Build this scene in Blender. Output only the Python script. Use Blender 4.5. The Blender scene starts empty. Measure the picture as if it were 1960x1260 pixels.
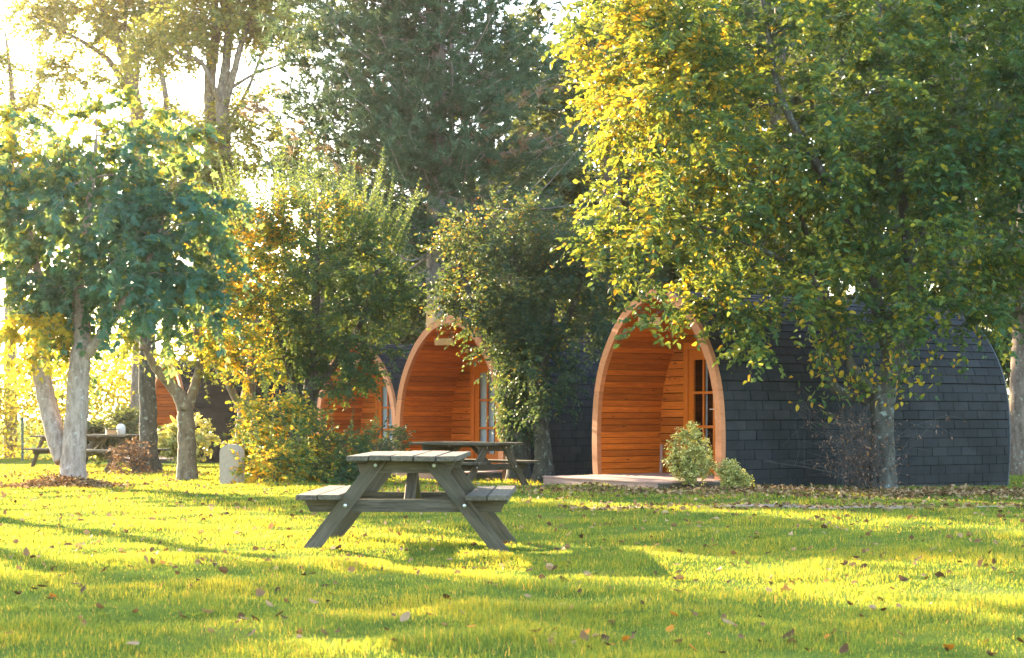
import bpy, bmesh, math, random
import numpy as np
from mathutils import Vector, Matrix

# ------------------------------------------------------------------ camera, world, sun, exposure
scene = bpy.context.scene
COL = scene.collection
FPX = 3300.0            # focal length in pixels of the 1960 px wide photograph
CX, HY = 980.0, 793.0   # optical axis column, horizon row
EYE = 1.065

cam_d = bpy.data.cameras.new("camera")
cam_d.sensor_width = 36.0
cam_d.lens = FPX / 1960.0 * 36.0
cam_d.shift_y = (HY - 630.0) / 1960.0
cam_d.clip_end = 2000.0
cam_d.clip_start = 0.1
cam_d.dof.use_dof = True
cam_d.dof.focus_distance = 22.0
cam_d.dof.aperture_fstop = 7.0
cam = bpy.data.objects.new("camera", cam_d)
cam.location = (0, 0, EYE)
cam.rotation_euler = (math.radians(90), 0, 0)
COL.objects.link(cam)
scene.camera = cam

SUN_AZ = 37.0    # degrees to the left of straight ahead (the sun stands behind the scene)
SUN_EL = 17.0
az, el = math.radians(SUN_AZ), math.radians(SUN_EL)
SUNV = Vector((-math.sin(az) * math.cos(el), math.cos(az) * math.cos(el), math.sin(el)))  # towards the sun

world = bpy.data.worlds.new("World")
scene.world = world
world.use_nodes = True
wn = world.node_tree.nodes
wl = world.node_tree.links
sky = wn.new("ShaderNodeTexSky")
sky.sky_type = 'NISHITA'
sky.sun_disc = False
sky.sun_elevation = el
sky.sun_rotation = math.atan2(SUNV.x, SUNV.y)
sky.dust_density = 1.2
wn["Background"].inputs["Strength"].default_value = 0.15
wl.new(sky.outputs[0], wn["Background"].inputs["Color"])

sun_d = bpy.data.lights.new("sun", 'SUN')
sun_d.energy = 5.0
sun_d.angle = math.radians(0.6)
sun_d.color = (1.0, 0.80, 0.54)
sun = bpy.data.objects.new("sun", sun_d)
sun.rotation_euler = (-SUNV).to_track_quat('-Z', 'Y').to_euler()
sun.location = (-30, 40, 30)
COL.objects.link(sun)

scene.view_settings.view_transform = 'Standard'
scene.view_settings.look = 'None'
scene.view_settings.gamma = 1.0
scene.view_settings.exposure = 3.02
scene.cycles.use_denoising = True
scene.cycles.max_bounces = 10
scene.cycles.transparent_max_bounces = 12
scene.cycles.volume_bounces = 0
scene.cycles.transmission_bounces = 8
scene.cycles.sample_clamp_indirect = 6.0

# ------------------------------------------------------------------ helpers
def W(px, d):
    return (px - CX) / FPX * d

def Z(py, d):
    return EYE - (py - HY) / FPX * d

def gz(x, y):
    x = np.asarray(x, float); y = np.asarray(y, float)
    z = -0.013 * np.clip(y - 25, 0, 35)
    z = z - 0.09 * np.exp(-((x - 0.3) ** 2 + (y - 28.3) ** 2) / 4.0)
    z = z - 0.10 * np.exp(-((x - 8.0) ** 2 + (y - 28.6) ** 2) / 7.0)
    fade = np.clip((40 - y) / 15, 0, 1)
    z = z + fade * (0.017 * np.sin(x * 1.9 + 0.7 * y) * np.sin(y * 1.3 - 0.5 * x + 1.0)
                    + 0.016 * np.sin(x * 4.1 - y * 1.7 + 2.0) * np.sin(y * 3.3 + x * 0.9)
                    + 0.02 * np.sin(0.5 * x + 0.31 * y))
    return z

def g(x, y):
    return float(gz(x, y))

def mesh_arrays(name, verts, faces, mat=None, smooth=False, tint=None):
    """verts (N,3); faces (M,k) all the same k"""
    verts = np.asarray(verts, np.float32); faces = np.asarray(faces, np.int32)
    me = bpy.data.meshes.new(name)
    M, k = faces.shape
    me.vertices.add(len(verts)); me.vertices.foreach_set("co", verts.ravel())
    me.loops.add(M * k); me.loops.foreach_set("vertex_index", faces.ravel())
    me.polygons.add(M)
    me.polygons.foreach_set("loop_start", np.arange(0, M * k, k, dtype=np.int32))
    me.polygons.foreach_set("use_smooth", np.full(M, bool(smooth)))
    if tint is not None:
        a = me.attributes.new("tint", 'FLOAT', 'FACE')
        a.data.foreach_set("value", np.asarray(tint, np.float32))
    me.update(calc_edges=True)
    if mat: me.materials.append(mat)
    return me

def link(name, me, parent=None, M=None):
    o = bpy.data.objects.new(name, me)
    COL.objects.link(o)
    if parent is not None: o.parent = parent
    if M is not None: o.matrix_local = M
    return o

def tag(o, label=None, cat=None, group=None, kind=None):
    if label: o["label"] = label
    if cat: o["category"] = cat
    if group: o["group"] = group
    if kind: o["kind"] = kind
    return o

def empty(name, loc=(0, 0, 0), rz=0.0):
    o = bpy.data.objects.new(name, None)
    o.empty_display_size = 0.2
    COL.objects.link(o)
    o.location = loc; o.rotation_euler = (0, 0, rz)
    return o

_boxes = {}
def box_mesh(l, w, t, bev, mat, key=""):
    """bevelled board, length on x, centred"""
    k = (round(l, 4), round(w, 4), round(t, 4), bev, mat.name, key)
    if k in _boxes: return _boxes[k]
    bm = bmesh.new()
    bmesh.ops.create_cube(bm, size=1.0)
    bmesh.ops.scale(bm, vec=(l, w, t), verts=bm.verts)
    if bev > 0:
        bmesh.ops.bevel(bm, geom=list(bm.edges), offset=bev, segments=1, affect='EDGES', profile=0.5)
    me = bpy.data.meshes.new("board"); bm.to_mesh(me); bm.free()
    me.materials.append(mat)
    _boxes[k] = me
    return me

def axes_matrix(loc, x, y=None, z=None):
    x = Vector(x).normalized()
    if z is None:
        y = Vector(y); z = x.cross(y).normalized(); y = z.cross(x)
    else:
        z = Vector(z); y = z.cross(x).normalized(); z = x.cross(y)
    m = Matrix(((x.x, y.x, z.x, loc[0]), (x.y, y.y, z.y, loc[1]), (x.z, y.z, z.z, loc[2]), (0, 0, 0, 1)))
    return m

def prism_mesh(name, pts, x0, x1, mat, bev=0.0):
    """closed polygon in the y-z plane extruded from x0 to x1"""
    bm = bmesh.new()
    a = [bm.verts.new((x0, p[0], p[1])) for p in pts]
    b = [bm.verts.new((x1, p[0], p[1])) for p in pts]
    n = len(pts)
    bm.faces.new(a[::-1]); bm.faces.new(b)
    for i in range(n):
        bm.faces.new((a[i], a[(i + 1) % n], b[(i + 1) % n], b[i]))
    bmesh.ops.recalc_face_normals(bm, faces=bm.faces)
    me = bpy.data.meshes.new(name); bm.to_mesh(me); bm.free()
    me.materials.append(mat)
    return me

# ------------------------------------------------------------------ materials
def new_mat(name):
    m = bpy.data.materials.new(name); m.use_nodes = True
    nt = m.node_tree
    return m, nt.nodes, nt.links, nt.nodes["Principled BSDF"]

def ramp(nodes, stops):
    r = nodes.new("ShaderNodeValToRGB")
    e = r.color_ramp.elements
    while len(e) < len(stops): e.new(0.5)
    for i, (p, c) in enumerate(stops):
        e[i].position = p; e[i].color = (*c, 1)
    return r

def leaf_mat(name, stops, trans=0.45, warm=(1.0, 0.95, 0.5), rough=0.5, spec=0.35, tgain=1.0, tmix=0.3, tcol=(0.42, 0.40, 0.05)):
    m, n, l, p = new_mat(name)
    at = n.new("ShaderNodeAttribute"); at.attribute_name = "tint"; at.attribute_type = 'GEOMETRY'
    r = ramp(n, stops)
    l.new(at.outputs["Fac"], r.inputs[0])
    # slight mottling inside the leaf
    tc = n.new("ShaderNodeTexCoord"); nz = n.new("ShaderNodeTexNoise"); nz.inputs["Scale"].default_value = 25.0
    l.new(tc.outputs["Object"], nz.inputs["Vector"])
    hs = n.new("ShaderNodeHueSaturation")
    mr = n.new("ShaderNodeMapRange"); mr.inputs[3].default_value = 0.65; mr.inputs[4].default_value = 1.35
    l.new(nz.outputs[0], mr.inputs[0]); l.new(mr.outputs[0], hs.inputs["Value"])
    l.new(r.outputs[0], hs.inputs["Color"])
    l.new(hs.outputs[0], p.inputs["Base Color"])
    p.inputs["Roughness"].default_value = rough
    p.inputs["Specular IOR Level"].default_value = spec
    tr = n.new("ShaderNodeBsdfTranslucent")
    mx = n.new("ShaderNodeMix"); mx.data_type = 'RGBA'; mx.blend_type = 'MULTIPLY'; mx.inputs[0].default_value = 1.0
    l.new(hs.outputs[0], mx.inputs[6]); mx.inputs[7].default_value = (warm[0] * tgain, warm[1] * tgain, warm[2] * tgain, 1)
    my = n.new("ShaderNodeMix"); my.data_type = 'RGBA'; my.inputs[0].default_value = tmix
    l.new(mx.outputs[2], my.inputs[6]); my.inputs[7].default_value = (*tcol, 1)     # light passing through a leaf is yellower
    l.new(my.outputs[2], tr.inputs["Color"])
    ms = n.new("ShaderNodeMixShader"); ms.inputs[0].default_value = trans
    l.new(p.outputs[0], ms.inputs[1]); l.new(tr.outputs[0], ms.inputs[2])
    l.new(ms.outputs[0], n["Material Output"].inputs[0])
    return m

def bark_mat(name, dark, light, lichen=None, lich_amt=0.5, scale=9.0):
    m, n, l, p = new_mat(name)
    tc = n.new("ShaderNodeTexCoord")
    mp = n.new("ShaderNodeMapping"); mp.inputs["Scale"].default_value = (1, 1, 0.35)
    l.new(tc.outputs["Object"], mp.inputs[0])
    nz = n.new("ShaderNodeTexNoise"); nz.inputs["Scale"].default_value = scale; nz.inputs["Detail"].default_value = 8; nz.inputs["Roughness"].default_value = 0.7
    l.new(mp.outputs[0], nz.inputs["Vector"])
    r = ramp(n, [(0.35, dark), (0.65, light)])
    l.new(nz.outputs[0], r.inputs[0])
    out = r.outputs[0]
    if lichen:
        n2 = n.new("ShaderNodeTexNoise"); n2.inputs["Scale"].default_value = 14; n2.inputs["Detail"].default_value = 6
        l.new(tc.outputs["Object"], n2.inputs["Vector"])
        r2 = ramp(n, [(0.62 - lich_amt * 0.25, (0, 0, 0)), (0.72 - lich_amt * 0.25, (1, 1, 1))])
        l.new(n2.outputs[0], r2.inputs[0])
        mx = n.new("ShaderNodeMix"); mx.data_type = 'RGBA'
        l.new(r2.outputs[0], mx.inputs[0]); l.new(out, mx.inputs[6]); mx.inputs[7].default_value = (*lichen, 1)
        out = mx.outputs[2]
    l.new(out, p.inputs["Base Color"])
    p.inputs["Roughness"].default_value = 0.9
    p.inputs["Specular IOR Level"].default_value = 0.15
    bp = n.new("ShaderNodeBump"); bp.inputs["Strength"].default_value = 0.7; bp.inputs["Distance"].default_value = 0.02
    l.new(nz.outputs[0], bp.inputs["Height"]); l.new(bp.outputs[0], p.inputs["Normal"])
    return m

def wood_mat(name, c_dark, c_light, rough=0.55, grain=18.0, knots=0.0, var=0.25, stain=None, spec=0.3, coat=0.0):
    m, n, l, p = new_mat(name)
    tc = n.new("ShaderNodeTexCoord"); oi = n.new("ShaderNodeObjectInfo")
    ad = n.new("ShaderNodeVectorMath"); ad.operation = 'ADD'
    sc = n.new("ShaderNodeVectorMath"); sc.operation = 'SCALE'; sc.inputs["Scale"].default_value = 37.0
    cv = n.new("ShaderNodeCombineXYZ")
    l.new(oi.outputs["Random"], cv.inputs[0]); l.new(oi.outputs["Random"], cv.inputs[1])
    l.new(cv.outputs[0], sc.inputs[0]); l.new(tc.outputs["Object"], ad.inputs[0]); l.new(sc.outputs[0], ad.inputs[1])
    mp = n.new("ShaderNodeMapping"); mp.inputs["Scale"].default_value = (0.7, 9.0, 9.0)
    l.new(ad.outputs[0], mp.inputs[0])
    nz = n.new("ShaderNodeTexNoise"); nz.inputs["Scale"].default_value = grain / 4.0; nz.inputs["Detail"].default_value = 9; nz.inputs["Roughness"].default_value = 0.65
    nz.inputs["Distortion"].default_value = 0.4
    l.new(mp.outputs[0], nz.inputs["Vector"])
    r = ramp(n, [(0.3, c_dark), (0.72, c_light)])
    l.new(nz.outputs[0], r.inputs[0])
    out = r.outputs[0]
    # board to board variation
    hs = n.new("ShaderNodeHueSaturation")
    mr = n.new("ShaderNodeMapRange"); mr.inputs[3].default_value = 1 - var; mr.inputs[4].default_value = 1 + var
    l.new(oi.outputs["Random"], mr.inputs[0]); l.new(mr.outputs[0], hs.inputs["Value"]); l.new(out, hs.inputs["Color"])
    out = hs.outputs[0]
    if knots > 0:
        mp2 = n.new("ShaderNodeMapping"); mp2.inputs["Scale"].default_value = (2.2, 9.0, 3.0)
        l.new(ad.outputs[0], mp2.inputs[0])
        vo = n.new("ShaderNodeTexVoronoi"); vo.inputs["Scale"].default_value = 1.0
        l.new(mp2.outputs[0], vo.inputs["Vector"])
        r3 = ramp(n, [(0.06, (1, 1, 1)), (0.12, (0, 0, 0))])
        l.new(vo.outputs["Distance"], r3.inputs[0])
        mk = n.new("ShaderNodeMath"); mk.operation = 'MULTIPLY'; mk.inputs[1].default_value = knots
        l.new(r3.outputs[0], mk.inputs[0])
        mx = n.new("ShaderNodeMix"); mx.data_type = 'RGBA'
        l.new(mk.outputs[0], mx.inputs[0]); l.new(out, mx.inputs[6]); mx.inputs[7].default_value = (c_dark[0] * 0.35, c_dark[1] * 0.3, c_dark[2] * 0.3, 1)
        out = mx.outputs[2]
    if stain:
        n4 = n.new("ShaderNodeTexNoise"); n4.inputs["Scale"].default_value = 3.0; n4.inputs["Detail"].default_value = 5
        l.new(ad.outputs[0], n4.inputs["Vector"])
        r4 = ramp(n, [(0.45, (0, 0, 0)), (0.7, (1, 1, 1))])
        l.new(n4.outputs[0], r4.inputs[0])
        mm = n.new("ShaderNodeMath"); mm.operation = 'MULTIPLY'; mm.inputs[1].default_value = 0.7
        l.new(r4.outputs[0], mm.inputs[0])
        mx = n.new("ShaderNodeMix"); mx.data_type = 'RGBA'
        l.new(mm.outputs[0], mx.inputs[0]); l.new(out, mx.inputs[6]); mx.inputs[7].default_value = (*stain, 1)
        out = mx.outputs[2]
    l.new(out, p.inputs["Base Color"])
    p.inputs["Roughness"].default_value = rough
    p.inputs["Specular IOR Level"].default_value = spec
    bp = n.new("ShaderNodeBump"); bp.inputs["Strength"].default_value = 0.35; bp.inputs["Distance"].default_value = 0.004
    l.new(nz.outputs[0], bp.inputs["Height"]); l.new(bp.outputs[0], p.inputs["Normal"])
    return m

def plain_mat(name, c, rough=0.5, metal=0.0, nscale=0, nvar=0.2, spec=0.5):
    m, n, l, p = new_mat(name)
    p.inputs["Roughness"].default_value = rough; p.inputs["Metallic"].default_value = metal
    p.inputs["Specular IOR Level"].default_value = spec
    if nscale:
        tc = n.new("ShaderNodeTexCoord"); nz = n.new("ShaderNodeTexNoise"); nz.inputs["Scale"].default_value = nscale; nz.inputs["Detail"].default_value = 6
        l.new(tc.outputs["Object"], nz.inputs["Vector"])
        r = ramp(n, [(0.3, tuple(x * (1 - nvar) for x in c)), (0.7, tuple(min(1, x * (1 + nvar)) for x in c))])
        l.new(nz.outputs[0], r.inputs[0]); l.new(r.outputs[0], p.inputs["Base Color"])
    else:
        p.inputs["Base Color"].default_value = (*c, 1)
    return m

MAT = {}
MAT["stain_wood"] = wood_mat("stained_pine", (0.30, 0.062, 0.006), (0.60, 0.155, 0.014), 0.5, 16, 1.0, 0.3)
MAT["arch_wood"] = wood_mat("arch_pine", (0.40, 0.135, 0.048), (0.54, 0.215, 0.088), 0.6, 14, 0.5, 0.12)
MAT["door_wood"] = wood_mat("door_wood", (0.46, 0.10, 0.007), (0.62, 0.165, 0.013), 0.4, 14, 0.0, 0.08)
MAT["raw_wood"] = wood_mat("raw_pine", (0.6, 0.33, 0.15), (0.75, 0.44, 0.22), 0.6, 14, 0.5, 0.08)
MAT["deck_wood"] = wood_mat("deck_wood", (0.30, 0.17, 0.13), (0.46, 0.29, 0.22), 0.7, 16, 0.3, 0.2, (0.2, 0.14, 0.11))
MAT["grey_wood"] = wood_mat("weathered_wood", (0.035, 0.028, 0.019), (0.16, 0.135, 0.095), 0.8, 22, 0.4, 0.25, (0.075, 0.068, 0.042), 0.2)
MAT["bolt"] = plain_mat("zinc_bolt", (0.75, 0.8, 0.85), 0.3, 1.0)
MAT["dark"] = plain_mat("roofing_felt", (0.004, 0.0045, 0.005), 0.95, spec=0.1)
MAT["interior"] = plain_mat("interior_lining", (0.20, 0.12, 0.07), 0.8, 0, 4)
MAT["metal"] = plain_mat("handle_metal", (0.7, 0.7, 0.7), 0.3, 1.0)
MAT["trim"] = plain_mat("edge_trim", (0.05, 0.06, 0.065), 0.6, 0.0)
MAT["curtain"] = plain_mat("curtain_cloth", (0.72, 0.76, 0.8), 0.9, 0, 12, 0.1)
MAT["stone"] = plain_mat("pale_stone", (0.42, 0.33, 0.25), 0.9, 0, 22, 0.1, 0.2)
MAT["post_green"] = plain_mat("green_post_paint", (0.02, 0.07, 0.05), 0.5)
MAT["white"] = plain_mat("white_plastic", (0.8, 0.78, 0.75), 0.5)
MAT["cord"] = plain_mat("cord", (0.12, 0.1, 0.08), 0.9)
MAT["hole"] = plain_mat("hole_black", (0.008, 0.007, 0.006), 0.95)

def shingle_mat():
    m, n, l, p = new_mat("shingle_felt")
    tc = n.new("ShaderNodeTexCoord"); oi = n.new("ShaderNodeObjectInfo"); ge = n.new("ShaderNodeNewGeometry")
    at = n.new("ShaderNodeAttribute"); at.attribute_name = "tint"
    ad = n.new("ShaderNodeMath"); ad.operation = 'ADD'
    l.new(oi.outputs["Random"], ad.inputs[0]); l.new(at.outputs["Fac"], ad.inputs[1])
    fr = n.new("ShaderNodeMath"); fr.operation = 'FRACT'; l.new(ad.outputs[0], fr.inputs[0])
    r = ramp(n, [(0.0, (0.0095, 0.0128, 0.0142)), (0.7, (0.0125, 0.0155, 0.0170)), (1.0, (0.021, 0.0235, 0.0245))])
    l.new(fr.outputs[0], r.inputs[0])
    nz = n.new("ShaderNodeTexNoise"); nz.inputs["Scale"].default_value = 160; nz.inputs["Detail"].default_value = 3
    l.new(ge.outputs["Position"], nz.inputs["Vector"])
    n2 = n.new("ShaderNodeTexNoise"); n2.inputs["Scale"].default_value = 1.6; n2.inputs["Detail"].default_value = 7; n2.inputs["Roughness"].default_value = 0.7
    l.new(ge.outputs["Position"], n2.inputs["Vector"])
    r2 = ramp(n, [(0.42, (0.45, 0.52, 0.50)), (0.56, (1, 1, 1))])   # algae stains
    l.new(n2.outputs[0], r2.inputs[0])
    mx = n.new("ShaderNodeMix"); mx.data_type = 'RGBA'; mx.blend_type = 'MULTIPLY'; mx.inputs[0].default_value = 1
    l.new(r.outputs[0], mx.inputs[6]); l.new(r2.outputs[0], mx.inputs[7])
    mr = n.new("ShaderNodeMapRange"); mr.inputs[3].default_value = 0.6; mr.inputs[4].default_value = 1.4
    l.new(nz.outputs[0], mr.inputs[0])
    hs = n.new("ShaderNodeHueSaturation"); l.new(mx.outputs[2], hs.inputs["Color"]); l.new(mr.outputs[0], hs.inputs["Value"])
    l.new(hs.outputs[0], p.inputs["Base Color"])
    p.inputs["Roughness"].default_value = 0.8; p.inputs["Specular IOR Level"].default_value = 0.35
    bp = n.new("ShaderNodeBump"); bp.inputs["Strength"].default_value = 0.4; bp.inputs["Distance"].default_value = 0.002
    l.new(nz.outputs[0], bp.inputs["Height"]); l.new(bp.outputs[0], p.inputs["Normal"])
    return m
MAT["shingle"] = shingle_mat()

def glass_mat():
    m, n, l, p = new_mat("window_glass")
    n.remove(p)
    tr = n.new("ShaderNodeBsdfTransparent"); tr.inputs[0].default_value = (0.82, 0.87, 0.88, 1)
    gl = n.new("ShaderNodeBsdfGlossy"); gl.inputs["Roughness"].default_value = 0.03
    fr = n.new("ShaderNodeFresnel"); fr.inputs["IOR"].default_value = 1.7
    ms = n.new("ShaderNodeMixShader")
    ge = n.new("ShaderNodeNewGeometry"); iv = n.new("ShaderNodeMath"); iv.operation = 'SUBTRACT'; iv.inputs[0].default_value = 1.0
    l.new(ge.outputs["Backfacing"], iv.inputs[1])
    ml = n.new("ShaderNodeMath"); ml.operation = 'MULTIPLY'; l.new(iv.outputs[0], ml.inputs[0]); l.new(fr.outputs[0], ml.inputs[1])
    l.new(ml.outputs[0], ms.inputs[0]); l.new(tr.outputs[0], ms.inputs[1]); l.new(gl.outputs[0], ms.inputs[2])
    l.new(ms.outputs[0], n["Material Output"].inputs[0])
    return m
MAT["glass"] = glass_mat()

def ground_mat():
    m, n, l, p = new_mat("lawn_soil")
    ge = n.new("ShaderNodeNewGeometry")
    nz = n.new("ShaderNodeTexNoise"); nz.inputs["Scale"].default_value = 1.2; nz.inputs["Detail"].default_value = 8
    l.new(ge.outputs["Position"], nz.inputs["Vector"])
    r = ramp(n, [(0.3, (0.06, 0.09, 0.018)), (0.55, (0.10, 0.14, 0.025)), (0.75, (0.15, 0.15, 0.04))])
    l.new(nz.outputs[0], r.inputs[0]); l.new(r.outputs[0], p.inputs["Base Color"])
    p.inputs["Roughness"].default_value = 1.0; p.inputs["Specular IOR Level"].default_value = 0.0
    n2 = n.new("ShaderNodeTexNoise"); n2.inputs["Scale"].default_value = 40; n2.inputs["Detail"].default_value = 4
    l.new(ge.outputs["Position"], n2.inputs["Vector"])
    bp = n.new("ShaderNodeBump"); bp.inputs["Strength"].default_value = 0.8; bp.inputs["Distance"].default_value = 0.03
    l.new(n2.outputs[0], bp.inputs["Height"]); l.new(bp.outputs[0], p.inputs["Normal"])
    return m
MAT["ground"] = ground_mat()
MAT["dirt"] = plain_mat("trodden_earth", (0.30, 0.23, 0.17), 1.0, 0, 6, 0.3, 0.0)

MAT["grass"] = leaf_mat("grass_blades", [(0.0, (0.032, 0.115, 0.038)), (0.5, (0.08, 0.185, 0.04)), (0.85, (0.21, 0.27, 0.035)), (1.0, (0.38, 0.33, 0.12))], 0.5, (2.0, 1.0, 0.3), 0.6, 0.1, 1.5, 0.2, (0.5, 0.42, 0.05))
MAT["litter"] = leaf_mat("dead_leaves", [(0.0, (0.06, 0.034, 0.015)), (0.45, (0.18, 0.10, 0.042)), (0.75, (0.33, 0.21, 0.105)), (0.92, (0.42, 0.29, 0.155)), (1.0, (0.55, 0.22, 0.03))], 0.15, (1, .8, .5), 0.8, 0.15, 1.0, 0.0)
MAT["maple"] = leaf_mat("maple_leaves", [(0.0, (0.016, 0.12, 0.10)), (0.5, (0.03, 0.175, 0.135)), (0.72, (0.09, 0.22, 0.10)), (0.88, (0.28, 0.30, 0.04)), (1.0, (0.5, 0.40, 0.04))], 0.45, (1.3, 1.05, 0.4), 0.5, 0.22, 1.3, 0.5, (0.40, 0.36, 0.05))
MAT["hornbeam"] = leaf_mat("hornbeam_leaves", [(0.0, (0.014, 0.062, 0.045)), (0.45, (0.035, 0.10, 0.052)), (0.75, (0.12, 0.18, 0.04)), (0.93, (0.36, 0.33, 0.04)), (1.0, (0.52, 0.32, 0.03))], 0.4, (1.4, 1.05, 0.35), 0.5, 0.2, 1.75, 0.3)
MAT["hornbeam_ivy"] = leaf_mat("ivy_hornbeam_leaves", [(0.0, (0.018, 0.06, 0.045)), (0.55, (0.038, 0.09, 0.06)), (0.82, (0.11, 0.15, 0.05)), (0.95, (0.34, 0.25, 0.04)), (1.0, (0.52, 0.24, 0.03))], 0.33, (1.25, 1.0, 0.4), 0.5, 0.22, 1.4, 0.2)
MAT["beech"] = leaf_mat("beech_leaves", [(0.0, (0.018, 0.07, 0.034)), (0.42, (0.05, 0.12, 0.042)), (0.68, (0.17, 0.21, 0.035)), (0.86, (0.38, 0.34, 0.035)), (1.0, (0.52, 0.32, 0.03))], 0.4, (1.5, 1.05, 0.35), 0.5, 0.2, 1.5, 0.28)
MAT["yellow_leaf"] = leaf_mat("autumn_leaves", [(0.0, (0.07, 0.12, 0.03)), (0.4, (0.16, 0.18, 0.03)), (0.75, (0.38, 0.31, 0.03)), (1.0, (0.55, 0.32, 0.03))], 0.5, (1.3, 1.05, 0.4), 0.5, 0.3, 1.5)
MAT["far_leaf"] = leaf_mat("tall_tree_leaves", [(0.0, (0.09, 0.13, 0.05)), (0.5, (0.19, 0.21, 0.05)), (0.85, (0.36, 0.30, 0.05)), (1.0, (0.5, 0.34, 0.06))], 0.5, (1.2, 1.05, 0.5), 0.5, 0.3, 1.4)
MAT["dark_leaf"] = leaf_mat("dark_evergreen_leaves", [(0.0, (0.018, 0.045, 0.026)), (0.6, (0.035, 0.075, 0.035)), (0.92, (0.07, 0.11, 0.04)), (1.0, (0.35, 0.26, 0.04))], 0.3, (1.2, 1.0, 0.4), 0.5, 0.35, 1.3)
MAT["pine"] = leaf_mat("pine_needles", [(0.0, (0.04, 0.095, 0.06)), (0.6, (0.075, 0.135, 0.08)), (0.84, (0.13, 0.165, 0.085)), (0.9, (0.24, 0.155, 0.10)), (1.0, (0.36, 0.23, 0.15))], 0.25, (1.1, 1.0, 0.7), 0.6, 0.2, 1.2, 0.15)
MAT["variegated"] = leaf_mat("variegated_leaves", [(0.0, (0.16, 0.2, 0.05)), (0.35, (0.42, 0.40, 0.10)), (0.8, (0.7, 0.62, 0.24)), (1.0, (0.8, 0.72, 0.36))], 0.3, (1.1, 1, .5), 0.4, 0.4)
MAT["dry_leaf"] = leaf_mat("dry_brown_leaves", [(0.0, (0.08, 0.05, 0.04)), (0.6, (0.2, 0.12, 0.09)), (0.9, (0.33, 0.2, 0.14)), (1.0, (0.55, 0.25, 0.05))], 0.25, (1.1, 1, .5), 0.7, 0.2, 1.0, 0.0)

MAT["bark_pale"] = bark_mat("pale_bark", (0.20, 0.155, 0.125), (0.40, 0.33, 0.29), (0.42, 0.40, 0.37), 0.1, 16)
MAT["bark_grey"] = bark_mat("grey_bark", (0.038, 0.036, 0.028), (0.11, 0.105, 0.085), (0.20, 0.23, 0.20), 0.15, 14)
MAT["bark_brown"] = bark_mat("brown_bark", (0.10, 0.075, 0.055), (0.26, 0.20, 0.15), (0.28, 0.28, 0.22), 0.2, 10)
MAT["bark_pine"] = bark_mat("pine_bark", (0.16, 0.13, 0.12), (0.36, 0.31, 0.29), None, 0, 8)
MAT["twig"] = plain_mat("twigs", (0.10, 0.085, 0.07), 0.9, 0, 8, 0.3, 0.1)
MAT["bare_twig"] = plain_mat("bare_twigs", (0.11, 0.10, 0.09), 0.9, 0, 8, 0.3, 0.1)

# ------------------------------------------------------------------ ground and lawn
def axis_vals(lo, a, b, hi, fine, n_out):
    inner = np.arange(a, b + 1e-6, fine)
    t = np.linspace(0, 1, n_out + 1)[1:] ** 2.2
    left = (a - (a - lo) * t)[::-1]
    right = b + (hi - b) * t
    return np.concatenate([left, inner, right])

xs = axis_vals(-260, -15, 15, 260, 0.2, 26)
ys = axis_vals(-40, 4, 44, 420, 0.2, 30)
XX, YY = np.meshgrid(xs, ys)
ZZ = gz(XX, YY)
nx, ny = len(xs), len(ys)
idx = np.arange(nx * ny).reshape(ny, nx)
F = np.stack([idx[:-1, :-1], idx[:-1, 1:], idx[1:, 1:], idx[1:, :-1]], -1).reshape(-1, 4)
ground = link("ground", mesh_arrays("ground", np.stack([XX, YY, ZZ], -1).reshape(-1, 3), F, MAT["ground"], True))
tag(ground, "lumpy lawn under the trees and cabins", kind="structure")

# ------------------------------------------------------------------ pods: profile
PW, PH, PL, PD = 1.56, 2.95, 6.05, 1.22
_v = np.array([-0.10, 0.0, .12, .26, .40, .51, .61, .70, .79, .865, .925, .97, 1.0])
_u = np.array([0.965, .975, .995, 1.0, .985, .95, .89, .805, .69, .56, .415, .25, 0.03])
def catmull(xk, yk, n):
    out = []
    for i in range(len(xk) - 1):
        p0 = np.array([xk[max(i - 1, 0)], yk[max(i - 1, 0)]]); p1 = np.array([xk[i], yk[i]])
        p2 = np.array([xk[i + 1], yk[i + 1]]); p3 = np.array([xk[min(i + 2, len(xk) - 1)], yk[min(i + 2, len(xk) - 1)]])
        for t in np.linspace(0, 1, n, endpoint=False):
            out.append(0.5 * ((2 * p1) + (-p0 + p2) * t + (2 * p0 - 5 * p1 + 4 * p2 - p3) * t * t + (-p0 + 3 * p1 - 3 * p2 + p3) * t ** 3))
    out.append(np.array([xk[-1], yk[-1]]))
    return np.array(out)
_pr = catmull(_u * PW, _v * PH, 8)          # (half width, height) of the outer profile
_pr[-1, 0] = 0.0
def offset_profile(d):
    t = np.gradient(_pr, axis=0); t /= np.linalg.norm(t, axis=1)[:, None]
    nrm = np.stack([t[:, 1], -t[:, 0]], -1)     # outward
    q = _pr - nrm * d
    q = q[q[:, 0] > 0.0]
    # close at the ridge
    q = np.vstack([q, [0.0, q[-1, 1] + 0.003]])
    return q
def arclen(q):
    s = np.concatenate([[0], np.cumsum(np.linalg.norm(np.diff(q, axis=0), axis=1))])
    return s
def at_arc(q, s, v):
    return np.array([np.interp(v, s, q[:, 0]), np.interp(v, s, q[:, 1])])

rnd = random.Random(7)

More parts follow.
